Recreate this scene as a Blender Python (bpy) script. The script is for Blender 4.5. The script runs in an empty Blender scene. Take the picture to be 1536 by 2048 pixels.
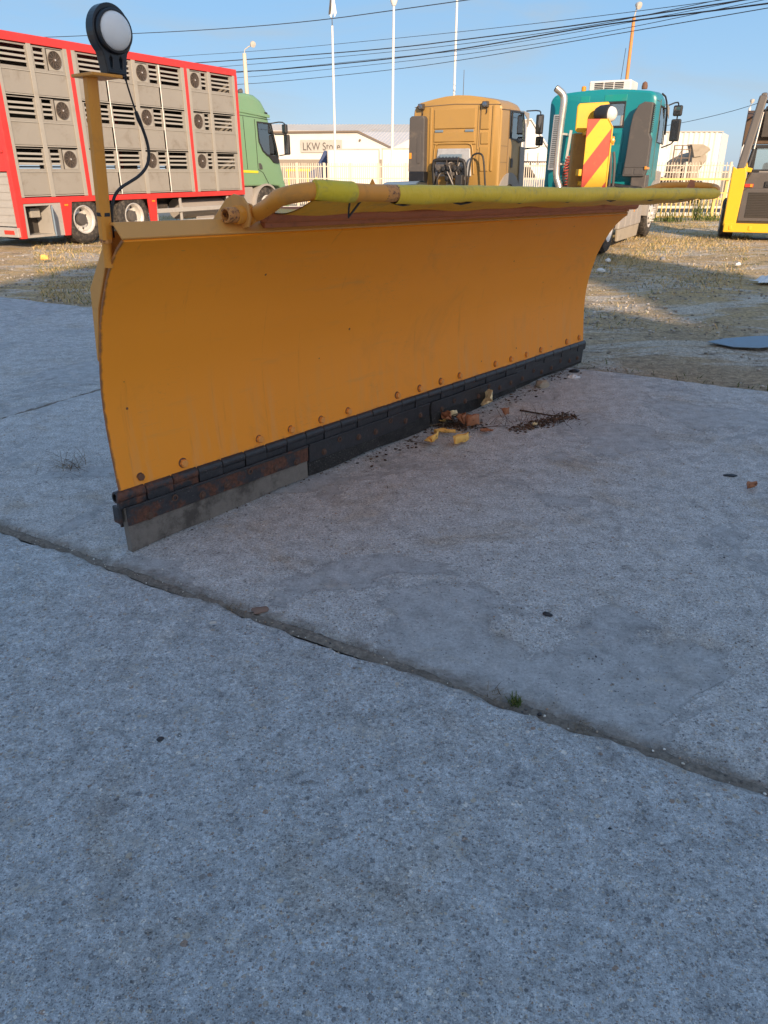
import bpy, bmesh, math, random
import numpy as np
from mathutils import Vector, Matrix
R = math.radians
random.seed(7)
rng = np.random.default_rng(7)
SC = bpy.context.scene
COL = SC.collection

# ------------------------------------------------------------------ camera
cam = bpy.data.cameras.new('camera')
cam.sensor_fit = 'VERTICAL'
cam.angle = R(68.98)
cam.clip_start = 0.05
cam.clip_end = 3000
co = bpy.data.objects.new('camera', cam)
COL.objects.link(co)
co.location = (0, 0, 1.45)
co.rotation_euler = (R(90 - 24.66), 0, 0)
SC.camera = co

# ------------------------------------------------------------------ light
SUN_EL, SUN_AZ = 20.0, 16.0          # azimuth measured from behind the camera (-Y) towards +X
w = bpy.data.worlds.new('World')
SC.world = w
w.use_nodes = True
nt = w.node_tree
sky = nt.nodes.new('ShaderNodeTexSky')
sky.sky_type = 'NISHITA'
sky.sun_disc = False
sky.sun_elevation = R(SUN_EL)
sky.sun_rotation = R(180 - SUN_AZ)
sky.altitude = 100
sky.air_density = 0.5
sky.dust_density = 2.0
sky.ozone_density = 3.0
bg = nt.nodes['Background']
gm = nt.nodes.new('ShaderNodeGamma'); gm.inputs[1].default_value = 0.20      # evens out the sky as the camera's own processing did
hs = nt.nodes.new('ShaderNodeHueSaturation'); hs.inputs['Saturation'].default_value = 2.95
nt.links.new(sky.outputs[0], gm.inputs[0])
nt.links.new(gm.outputs[0], hs.inputs['Color'])
tc = nt.nodes.new('ShaderNodeTexCoord'); mp = nt.nodes.new('ShaderNodeMapping'); mp.inputs['Scale'].default_value = (1.2, 1.2, 5.0)
cn = nt.nodes.new('ShaderNodeTexNoise'); cn.inputs['Scale'].default_value = 2.2; cn.inputs['Detail'].default_value = 7; cn.inputs['Roughness'].default_value = .55; cn.inputs['Distortion'].default_value = .6
cr_ = nt.nodes.new('ShaderNodeMapRange'); cr_.interpolation_type = 'SMOOTHSTEP'; cr_.inputs[1].default_value = .44; cr_.inputs[2].default_value = .78; cr_.inputs[4].default_value = .75
cm = nt.nodes.new('ShaderNodeMix'); cm.data_type = 'RGBA'; cm.inputs[7].default_value = (.80, .88, .91, 1)      # thin high cloud
nt.links.new(tc.outputs['Generated'], mp.inputs[0]); nt.links.new(mp.outputs[0], cn.inputs['Vector']); nt.links.new(cn.outputs['Fac'], cr_.inputs[0]); nt.links.new(cr_.outputs[0], cm.inputs[0])
nt.links.new(hs.outputs[0], cm.inputs[6]); nt.links.new(cm.outputs[2], bg.inputs['Color'])
bg.inputs['Strength'].default_value = 0.14
sd = bpy.data.lights.new('sun', 'SUN')
sd.energy = 2.0
sd.angle = R(0.55)
sd.color = (.69, .525, .365)
so = bpy.data.objects.new('sun', sd)
COL.objects.link(so)
to_sun = Vector((math.sin(R(SUN_AZ)) * math.cos(R(SUN_EL)), -math.cos(R(SUN_AZ)) * math.cos(R(SUN_EL)), math.sin(R(SUN_EL))))
so.rotation_euler = to_sun.to_track_quat('Z', 'Y').to_euler()
so.location = to_sun * 60
SC.view_settings.view_transform = 'Standard'
SC.view_settings.look = 'None'
SC.view_settings.gamma = 1
SC.view_settings.exposure = 2.22
SC.view_settings.use_curve_mapping = False
SC.cycles.max_bounces = 8

# ------------------------------------------------------------------ mesh helper
class MB:
    def __init__(s):
        s.v = []; s.f = []; s.m = []
    def add(s, vs, fs, mi=0):
        o = len(s.v)
        s.v += [tuple(p) for p in vs]
        for f in fs:
            s.f.append([i + o for i in f]); s.m.append(mi)
        return s
    def box(s, x0, x1, y0, y1, z0, z1, mi=0):
        vs = [(x0,y0,z0),(x1,y0,z0),(x1,y1,z0),(x0,y1,z0),(x0,y0,z1),(x1,y0,z1),(x1,y1,z1),(x0,y1,z1)]
        return s.add(vs, [(0,3,2,1),(4,5,6,7),(0,1,5,4),(1,2,6,5),(2,3,7,6),(3,0,4,7)], mi)
    def bar(s, p0, p1, wx, wz, mi=0, up=(0,0,1)):
        p0 = Vector(p0); p1 = Vector(p1); d = (p1 - p0).normalized()
        u = Vector(up)
        if abs(d.dot(u)) > 0.95: u = Vector((1,0,0))
        a = d.cross(u).normalized() * wx / 2; b = a.normalized().cross(d).normalized() * wz / 2
        vs = [p0-a-b, p0+a-b, p0+a+b, p0-a+b, p1-a-b, p1+a-b, p1+a+b, p1-a+b]
        return s.add(vs, [(0,3,2,1)[::-1],(4,5,6,7)[::-1],(0,1,5,4)[::-1],(1,2,6,5)[::-1],(2,3,7,6)[::-1],(3,0,4,7)[::-1]], mi)
    def tube(s, pts, r, n=10, mi=0, caps=True):
        pts = [Vector(p) for p in pts]; k = len(pts)
        rs = r if isinstance(r, (list, tuple)) else [r] * k
        ring = []
        t0 = (pts[1] - pts[0]).normalized()
        a = t0.cross(Vector((0,0,1)))
        if a.length < 1e-3: a = Vector((1,0,0))
        a.normalize()
        for i in range(k):
            t = (pts[min(i+1,k-1)] - pts[max(i-1,0)]).normalized()
            a = (a - t * a.dot(t)).normalized(); b = t.cross(a)
            ring.append([pts[i] + (a*math.cos(2*math.pi*j/n) + b*math.sin(2*math.pi*j/n)) * rs[i] for j in range(n)])
        vs = [p for q in ring for p in q]; fs = []
        for i in range(k-1):
            for j in range(n):
                fs.append((i*n+j, i*n+(j+1)%n, (i+1)*n+(j+1)%n, (i+1)*n+j))
        if caps:
            fs.append(tuple(range(n))[::-1]); fs.append(tuple((k-1)*n+j for j in range(n)))
        return s.add(vs, fs, mi)
    def cyl(s, p0, p1, r0, r1=None, n=16, mi=0):
        return s.tube([p0, p1], [r0, r0 if r1 is None else r1], n, mi)
    def lathe(s, prof, o, axis, n=24, mi=0, close=False):
        o = Vector(o); ax = Vector(axis).normalized()
        a = ax.cross(Vector((0,0,1)))
        if a.length < 1e-3: a = Vector((1,0,0))
        a.normalize(); b = ax.cross(a)
        k = len(prof); vs = []
        for r, h in prof:
            for j in range(n):
                t = 2*math.pi*j/n
                vs.append(o + ax*h + (a*math.cos(t) + b*math.sin(t)) * max(r, 1e-4))
        fs = []
        for i in range(k if close else k-1):
            i2 = (i+1) % k
            for j in range(n):
                fs.append((i*n+j, i*n+(j+1)%n, i2*n+(j+1)%n, i2*n+j))
        return s.add(vs, fs, mi)
    def prism(s, poly, c0, c1, ax='y', mi=0):
        # poly: (x,z) for 'y'; (y,z) for 'x'; (x,y) for 'z'
        def P(a, b, c):
            return (a,c,b) if ax == 'y' else ((c,a,b) if ax == 'x' else (a,b,c))
        n = len(poly)
        vs = [P(a,b,c0) for a,b in poly] + [P(a,b,c1) for a,b in poly]
        fs = [tuple(range(n)), tuple(range(2*n-1, n-1, -1))]
        fs += [(i, n+i, n+(i+1)%n, (i+1)%n) for i in range(n)]
        return s.add(vs, fs, mi)
    def grid(s, P, nu, nv, mi=0):
        vs = [P(i/nu, j/nv) for i in range(nu+1) for j in range(nv+1)]
        fs = [(i*(nv+1)+j, (i+1)*(nv+1)+j, (i+1)*(nv+1)+j+1, i*(nv+1)+j+1) for i in range(nu) for j in range(nv)]
        return s.add(vs, fs, mi)
    def mesh(s, name, mats, smooth=None, fix=True):
        me = bpy.data.meshes.new(name)
        me.from_pydata(s.v, [], s.f)
        for m in (mats if isinstance(mats, (list, tuple)) else [mats]): me.materials.append(m)
        me.polygons.foreach_set('material_index', s.m)
        if fix:
            bm = bmesh.new(); bm.from_mesh(me)
            bmesh.ops.recalc_face_normals(bm, faces=bm.faces)
            bm.to_mesh(me); bm.free()
        if smooth:
            me.shade_smooth()
            me.set_sharp_from_angle(angle=R(smooth))
        me.update()
        return me
    def build(s, name, mats, parent=None, smooth=None, bevel=None, seg=2, label=None, fix=True, kind=None, loc=None, rot=None):
        return link(name, s.mesh(name, mats, smooth, fix), parent, bevel, seg, label, kind, loc, rot)

def link(name, me, parent=None, bevel=None, seg=2, label=None, kind=None, loc=None, rot=None):
    o = bpy.data.objects.new(name, me)
    COL.objects.link(o)
    if parent: o.parent = parent
    if bevel:
        b = o.modifiers.new('bevel', 'BEVEL'); b.width = bevel; b.segments = seg
        b.limit_method = 'ANGLE'; b.angle_limit = R(35)
    if label: o['label'] = label
    if kind: o['kind'] = kind
    if loc: o.location = loc
    if rot: o.rotation_euler = rot
    return o

def tag(o, label, cat, group=None):
    o['label'] = label; o['category'] = cat
    if group: o['group'] = group
    return o

def thing(name, label, cat, loc=(0,0,0), rot=(0,0,0), group=None):
    o = bpy.data.objects.new(name, None)
    o.empty_display_size = 0.2
    COL.objects.link(o)
    o.location = loc; o.rotation_euler = rot
    return tag(o, label, cat, group)

def holed(mb, cutters, name, mats, parent, smooth=None):
    """a body with openings cut right through it (windows)"""
    o = bpy.data.objects.new(name, mb.mesh(name, mats)); COL.objects.link(o)
    cs = []
    for c in cutters:
        q = bpy.data.objects.new('opening', c.mesh('opening', mats)); COL.objects.link(q); cs.append(q)
        m = o.modifiers.new('cut', 'BOOLEAN'); m.object = q; m.operation = 'DIFFERENCE'; m.solver = 'EXACT'
    bpy.context.view_layer.update()
    dg = bpy.context.evaluated_depsgraph_get()
    me = bpy.data.meshes.new_from_object(o.evaluated_get(dg))
    o.modifiers.clear(); o.data = me
    for q in cs: bpy.data.objects.remove(q, do_unlink=True)
    if smooth:
        me.shade_smooth(); me.set_sharp_from_angle(angle=R(smooth))
    if parent: o.parent = parent
    return o

# ------------------------------------------------------------------ materials
class NT:
    def __init__(s, name):
        s.mat = bpy.data.materials.new(name); s.mat.use_nodes = True
        s.t = s.mat.node_tree; s.n = s.t.nodes
        s.p = s.n['Principled BSDF']
        s.co = s.n.new('ShaderNodeTexCoord').outputs['Object']
    def ln(s, a, b): s.t.links.new(a, b)
    def put(s, sock, val):
        if hasattr(val, 'links') or isinstance(val, bpy.types.NodeSocket): s.ln(val, sock)
        elif isinstance(val, (tuple, list)) and len(val) == 3 and sock.type == 'RGBA': sock.default_value = (*val, 1)
        else: sock.default_value = val
    def noise(s, scale, detail=4, rough=.55, vec=None, dist=0.0, out='Fac'):
        n = s.n.new('ShaderNodeTexNoise')
        n.inputs['Scale'].default_value = scale; n.inputs['Detail'].default_value = detail
        n.inputs['Roughness'].default_value = rough; n.inputs['Distortion'].default_value = dist
        s.ln(vec or s.co, n.inputs['Vector'])
        return n.outputs[out]
    def voro(s, scale, vec=None, feature='F1', rand=1.0):
        n = s.n.new('ShaderNodeTexVoronoi'); n.feature = feature
        n.inputs['Scale'].default_value = scale; n.inputs['Randomness'].default_value = rand
        s.ln(vec or s.co, n.inputs['Vector'])
        return n
    def ramp(s, fac, stops, interp='LINEAR'):
        n = s.n.new('ShaderNodeValToRGB'); n.color_ramp.interpolation = interp
        e = n.color_ramp.elements
        while len(e) < len(stops): e.new(0.5)
        for el, (p, c) in zip(e, stops):
            el.position = p; el.color = (c, c, c, 1) if not isinstance(c, (tuple, list)) else (*c, 1)
        s.ln(fac, n.inputs[0])
        return n.outputs[0]
    def mix(s, fac, a, b, mode='MIX'):
        n = s.n.new('ShaderNodeMix'); n.data_type = 'RGBA'; n.blend_type = mode
        s.put(n.inputs[0], fac); s.put(n.inputs[6], a); s.put(n.inputs[7], b)
        return n.outputs[2]
    def math(s, op, a, b=0.0, clamp=False):
        n = s.n.new('ShaderNodeMath'); n.operation = op; n.use_clamp = clamp
        s.put(n.inputs[0], a); s.put(n.inputs[1], b)
        return n.outputs[0]
    def smooth(s, x, a, b):
        n = s.n.new('ShaderNodeMapRange'); n.interpolation_type = 'SMOOTHSTEP'
        s.put(n.inputs[0], x); n.inputs[1].default_value = a; n.inputs[2].default_value = b
        return n.outputs[0]
    def scale(s, v, vec=None):
        n = s.n.new('ShaderNodeMapping'); n.inputs['Scale'].default_value = v
        s.ln(vec or s.co, n.inputs['Vector'])
        return n.outputs[0]
    def sep(s, vec=None):
        n = s.n.new('ShaderNodeSeparateXYZ'); s.ln(vec or s.co, n.inputs[0]); return n.outputs
    def island(s):
        return s.n.new('ShaderNodeNewGeometry').outputs['Random Per Island']
    def bump(s, h, strength=.3, dist=.01, prev=None):
        n = s.n.new('ShaderNodeBump'); n.inputs['Strength'].default_value = strength
        n.inputs['Distance'].default_value = dist; s.put(n.inputs['Height'], h)
        if prev: s.ln(prev, n.inputs['Normal'])
        return n.outputs[0]
    def done(s, col, rough=.6, metal=0.0, normal=None, spec=.5):
        s.put(s.p.inputs['Base Color'], col); s.put(s.p.inputs['Roughness'], rough)
        s.p.inputs['Metallic'].default_value = metal
        s.p.inputs['Specular IOR Level'].default_value = spec
        if normal: s.ln(normal, s.p.inputs['Normal'])
        return s.mat

def paint(name, c, rough=.45, var=.16, dirt=(.16,.13,.10), amount=.35, scale=3.0, rust=0.0, chips=0.0, metal=0.0, bump=.04, spec=.5):
    k = NT(name)
    n = k.noise(scale, 6, .6)
    f = k.noise(scale*14, 3, .6)
    col = k.mix(n, tuple(x*(1-var) for x in c), tuple(min(1, x*(1+var)) for x in c))
    d = k.math('MULTIPLY', k.smooth(k.noise(scale*1.7, 8, .7, dist=.4), .50, .78), amount)
    col = k.mix(d, col, dirt)
    if chips:
        m = k.smooth(k.noise(scale*9, 5, .65), .72 - chips*.1, .735 - chips*.1)
        col = k.mix(m, col, (.35,.33,.30))
    if rust:
        m = k.smooth(k.noise(scale*5, 8, .72), .66 - rust*.16, .74 - rust*.16)
        col = k.mix(m, col, k.ramp(f, [(.3, (.07,.025,.012)), (.7, (.22,.075,.03))]))
    rg = k.math('ADD', k.math('MULTIPLY', n, .18), rough - .09)
    return k.done(col, k.math('ADD', rg, k.math('MULTIPLY', d, .35), True), metal, k.bump(f, bump, .004), spec)

def plain(name, c, rough=.6, metal=0.0):
    k = NT(name); k.done(k.mix(k.noise(6, 4), tuple(x*.88 for x in c), tuple(min(1, x*1.1) for x in c)), rough, metal)
    return k.mat

M = {}
M['red'] = paint('red_paint', (.66,.045,.04), .42, amount=.25)
M['panel'] = paint('grey_beige_panel', (.325,.30,.262), .5, .10, (.20,.165,.125), .7, 1.6, chips=.3)
M['panel_post'] = paint('grey_post', (.385,.36,.315), .5, .08, (.26,.21,.15), .4, 2.0)
M['inside'] = plain('dark_interior', (.055,.048,.042), .85)
M['cab_inside'] = plain('cab_lining', (.36,.35,.33), .8)
M['fan'] = paint('fan_grille', (.10,.075,.06), .6, .2, amount=.4, scale=8)
M['alu'] = paint('aluminium_rim', (.72,.70,.67), .35, .08, (.32,.26,.2), .5, 4, metal=.35)
M['white_rim'] = paint('white_rim_paint', (.74,.72,.68), .45, .06, (.34,.27,.2), .5, 4)
M['guard'] = paint('grey_guard_rail', (.42,.40,.37), .5, .08, amount=.4)
M['green'] = paint('pale_green_paint', (.205,.36,.20), .38, .05, (.30,.29,.22), .22, 1.5, spec=.5)
M['green_dk'] = paint('grey_plastic', (.08,.075,.07), .55, .1)
M['black'] = paint('black_plastic', (.022,.022,.024), .5, .25, (.12,.10,.08), .35, 5)
M['blackgloss'] = paint('black_gloss_plastic', (.012,.013,.017), .32, .25, (.10,.10,.10), .25, 6)
M['tan'] = paint('tan_yellow_paint', (.41,.245,.072), .38, .05, (.28,.19,.10), .32, 1.6)
M['teal'] = paint('teal_paint', (.008,.225,.255), .33, .06, (.12,.17,.16), .25, 1.5)
M['teal2'] = paint('teal_paint_repair', (.008,.27,.24), .4, .06)
M['grey_fair'] = paint('dark_grey_fairing', (.088,.080,.076), .6, .12, (.22,.18,.14), .5, 2)
M['grey_lt'] = paint('light_grey_mudguard', (.36,.33,.30), .55, .1, (.25,.2,.15), .5, 2)
M['silver'] = paint('heat_shield', (.50,.51,.52), .45, .12, (.22,.2,.18), .5, 5, metal=.3)
M['chrome'] = paint('stainless_steel', (.66,.62,.56), .28, .06, (.4,.3,.2), .4, 5, metal=.8)
M['yellow'] = paint('machine_yellow', (.80,.47,.02), .4, .05, (.3,.2,.08), .2, 2)
M['plate_yellow'] = paint('plate_yellow', (.80,.42,.015), .4, .06, (.3,.2,.08), .3, 3)
M['ochre'] = paint('shaded_yellow_paint', (.36,.185,.04), .6, .1, (.2,.12,.05), .5, 4)  # yellow frame paint with its shade put into the colour
M['orange'] = paint('orange_pole_paint', (.62,.26,.07), .5, .1, amount=.3)
M['white'] = paint('white_paint', (.76,.74,.70), .5, .04, (.45,.40,.33), .25, .8)
M['pole_white'] = paint('white_pole', (.78,.76,.72), .45, .05, amount=.15)
M['galv'] = paint('galvanised_roof', (.55,.52,.47), .5, .1, (.40,.28,.16), .5, .25)
M['roofw'] = paint('white_sheet_roof', (.66,.63,.60), .5, .05, (.42,.36,.3), .35, .3)
M['wallw'] = paint('plastered_wall', (.70,.67,.62), .8, .04, (.45,.38,.30), .3, .25)
M['plinth'] = paint('brown_plinth', (.27,.23,.19), .8, .1)
M['trim'] = paint('brown_trim', (.16,.12,.09), .7, .1)
M['corr'] = paint('corrugated_white_sheet', (.70,.68,.63), .6, .07, (.30,.22,.14), .6, .35, rust=.08)
M['fence_w'] = paint('cream_fence_paint', (.66,.58,.46), .6, .1, (.35,.24,.14), .5, 2)
M['fence_y'] = paint('yellow_fence_paint', (.72,.50,.16), .55, .1, (.36,.24,.12), .4, 2)
M['beige'] = paint('dusty_beige_machine', (.36,.31,.24), .75, .15, (.2,.16,.12), .5, 1.5)
M['blue'] = paint('blue_tarpaulin', (.035,.065,.17), .55, .2, amount=.2)
M['sheetblue'] = paint('blue_grey_sheet', (.17,.24,.31), .5, .12, (.25,.23,.2), .35, 5)
M['carwhite'] = paint('white_car_paint', (.72,.72,.70), .3, .03, amount=.15)
M['cable'] = plain('black_cable', (.02,.02,.022), .6)
M['wire'] = plain('overhead_wire', (.028,.032,.042), .7)
M['rubber_grey'] = None
M['amber'] = plain('amber_lens', (.75,.30,.03), .25)
M['redlens'] = plain('red_lens', (.62,.05,.03), .25)
M['yellowstrip'] = plain('reflective_yellow_tape', (.80,.66,.03), .4)
M['coilred'] = plain('red_coil_hose', (.55,.07,.04), .45)
M['rustbucket'] = paint('rusty_steel', (.12,.075,.045), .7, .3, (.05,.035,.025), .6, 3, rust=.6)
M['armgrey'] = paint('worn_grey_paint', (.115,.102,.094), .5, .1, (.3,.22,.15), .4, 3)
M['door_dk'] = paint('dark_grey_door', (.095,.082,.075), .5, .1, (.2,.16,.12), .4, 3)
M['oil'] = paint('oily_metal', (.06,.05,.042), .5, .4, (.2,.15,.1), .6, 9)
M['lampwhite'] = paint('milky_lamp_lens', (.84,.82,.79), .38, .03, (.35,.3,.25), .25, 8)
M['concrete_bld'] = paint('pale_render_wall', (.66,.62,.56), .85, .08, amount=.3, scale=.4)

def glass(name, tint, gloss=.22):
    k = NT(name)
    t = k.n.new('ShaderNodeBsdfTransparent'); t.inputs[0].default_value = (*tint, 1)
    g = k.n.new('ShaderNodeBsdfGlossy'); g.inputs['Roughness'].default_value = .03
    fr = k.n.new('ShaderNodeFresnel'); fr.inputs[0].default_value = 1.52
    m = k.n.new('ShaderNodeMixShader')
    k.ln(k.math('ADD', fr.outputs[0], gloss, True), m.inputs[0]); k.ln(t.outputs[0], m.inputs[1]); k.ln(g.outputs[0], m.inputs[2])
    k.ln(m.outputs[0], k.n['Material Output'].inputs[0])
    return k.mat
M['glass'] = glass('cab_glass', (.78,.88,.87), .25)
M['mirror'] = plain('mirror_glass', (.25,.27,.30), .05, .9)

def tyre_mat():
    k = NT('dusty_tyre_rubber')
    n = k.noise(9, 5); d = k.smooth(k.noise(14, 6, .7), .42, .7)
    return k.done(k.mix(d, (.04,.037,.035), (.135,.115,.095)), .85, 0, k.bump(k.noise(60, 3), .4, .01), .3)
M['tyre'] = tyre_mat()

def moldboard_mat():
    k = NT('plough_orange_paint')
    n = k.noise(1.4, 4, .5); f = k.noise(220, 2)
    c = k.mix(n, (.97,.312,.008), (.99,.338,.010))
    # faint rubbed streaks and handling marks along the sheet
    st = k.smooth(k.noise(3.2, 6, .7, vec=k.scale((.5,3,6))), .58, .75)
    c = k.mix(k.math('MULTIPLY', st, .22), c, (.55,.30,.10))
    drt = k.smooth(k.noise(2.1, 8, .72, dist=.6), .52, .8)
    c = k.mix(k.math('MULTIPLY', drt, .30), c, (.40,.20,.05))
    # little rust specks
    v = k.voro(9.0)
    sp = k.math('LESS_THAN', v.outputs['Distance'], k.math('MULTIPLY', k.sep(v.outputs['Color'])[0], .055))
    c = k.mix(sp, c, (.12,.035,.015))
    v2 = k.voro(3.2)
    sp2 = k.math('LESS_THAN', v2.outputs['Distance'], k.math('MULTIPLY', k.math('SUBTRACT', k.sep(v2.outputs['Color'])[1], .55), .045))
    c = k.mix(sp2, c, (.75,.55,.25))
    # rust creeping in from the sheet's own edges
    ex_, ey_, ez_ = k.sep()
    ed = k.math('ADD', ex_, k.math('MULTIPLY', k.noise(26, 6, .7), .030))
    c = k.mix(k.math('MULTIPLY', k.smooth(ed, .026, .014), .85), c, (.16,.06,.025))
    lw = k.math('ADD', ez_, k.math('MULTIPLY', k.noise(20, 6, .7), .05))
    c = k.mix(k.math('MULTIPLY', k.smooth(lw, .305, .285), .55), c, (.30,.12,.04))
    # dried dirt thrown up from below, washed into runs
    run = k.noise(9, 6, .65, vec=k.scale((2.4,1,.22)))
    low = k.smooth(k.math('ADD', ez_, k.math('MULTIPLY', k.noise(3, 5), .5)), 1.0, .50)
    c = k.mix(k.math('MULTIPLY', k.math('MULTIPLY', k.smooth(run, .48, .70), low), .22), c, (.62,.38,.18))
    run2 = k.noise(7, 6, .7, vec=k.scale((3.2,1,.16)))
    c = k.mix(k.math('MULTIPLY', k.smooth(run2, .60, .74), .30), c, (.40,.14,.02))
    # scratches
    sc = k.noise(5, 2, .5, vec=k.scale((1.0,1,14)), dist=1.2)
    m = k.smooth(k.math('ABSOLUTE', k.math('SUBTRACT', sc, .5)), .004, .0)
    gate = k.smooth(k.noise(1.9, 3), .54, .60)
    c = k.mix(k.math('MULTIPLY', k.math('MULTIPLY', m, gate), .8), c, (.45,.22,.07))
    rg = k.math('ADD', k.math('MULTIPLY', k.noise(3, 5, .6), .2), .40)
    b = k.bump(f, .05, .002)
    b = k.bump(k.noise(2.2, 3), .12, .03, b)
    return k.done(c, rg, 0, b, .55)
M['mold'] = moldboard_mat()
M['mold_part'] = paint('plough_orange_steel', (.74,.29,.03), .5, .10, (.24,.14,.07), .45, 5, rust=.12, chips=.06)
M['mold_lip'] = paint('plough_faded_lip', (.66,.31,.07), .5, .08, (.30,.20,.11), .4, 5, rust=.05, chips=.14)
M['primer'] = paint('brown_red_rolled_edge', (.46,.135,.045), .55, .12, (.14,.07,.04), .5, 4, rust=.2)
M['bolt'] = paint('painted_bolt', (.80,.31,.06), .5, .15, (.30,.11,.04), .6, 40, rust=.45)
M['rustbolt'] = paint('rusty_bolt', (.16,.07,.035), .75, .3, (.06,.03,.02), .5, 40, rust=.5)
M['rusty_paint'] = paint('rust_eaten_paint', (.60,.25,.06), .6, .2, (.16,.08,.05), .6, 14, rust=.9)
M['darkbolt'] = paint('dark_rusted_bolt', (.10,.052,.034), .75, .3, (.03,.02,.018), .5, 40, rust=.3)
M['rust'] = paint('rusty_pipe_end', (.17,.085,.055), .75, .3, (.06,.04,.03), .5, 18, rust=.5)

def hinge_mat(name, rust_at, amt):
    k = NT(name)
    c = k.mix(k.noise(30, 5), (.014,.015,.018), (.05,.05,.055))
    c = k.mix(k.smooth(k.noise(70, 6, .7), .60, .72), c, (.16,.14,.125))
    m = k.smooth(k.noise(rust_at, 8, .7), .62-amt, .72-amt)
    c = k.mix(m, c, k.ramp(k.noise(60, 4), [(.3, (.05,.022,.014)), (.7, (.17,.065,.035))]))
    return k.done(c, k.math('ADD', k.math('MULTIPLY', m, .35), .38), 0, k.bump(k.noise(55, 6, .7), .45, .006), .5)
M['hinge'] = hinge_mat('black_hinge_steel', 9, .03)
M['hinge_rusty'] = hinge_mat('rusty_black_hinge_steel', 8, .17)

def rubber(name, a, b):
    k = NT(name)
    c = k.mix(k.noise(26, 8, .72), a, b)
    c = k.mix(k.smooth(k.noise(190, 3, .7), .56, .7), c, (.24,.22,.20))
    c = k.mix(k.math('MULTIPLY', k.smooth(k.noise(5, 8, .75), .46, .66), .8), c, tuple(x*.40 for x in a))
    return k.done(c, .85, 0, k.bump(k.noise(120, 6, .75), .8, .008), .25)
M['rubber_grey'] = rubber('worn_grey_rubber', (.15,.13,.112), (.30,.265,.23))
M['rubber_blk'] = rubber('black_rubber', (.018,.018,.019), (.05,.047,.045))

def tarp(name, a, b):
    k = NT(name)
    c = k.mix(k.noise(7, 6, .65), a, b)
    c = k.mix(k.math('MULTIPLY', k.smooth(k.noise(13, 7, .7), .5, .72), .5), c, (.22,.19,.12))
    wv = k.noise(16, 5, .6, vec=k.scale((2.4,1.0,1.0)), dist=1.6)
    return k.done(c, .5, 0, k.bump(wv, .40, .010, k.bump(k.noise(300, 2), .1, .002)), .4)
M['tarp'] = tarp('yellow_tarpaulin', (.74,.48,.02), (.88,.58,.035))
M['tape'] = tarp('yellow_plastic_sleeve', (.66,.48,.015), (.74,.54,.025))
M['flap'] = tarp('yellow_orange_flap', (.72,.36,.03), (.80,.44,.04))

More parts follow.
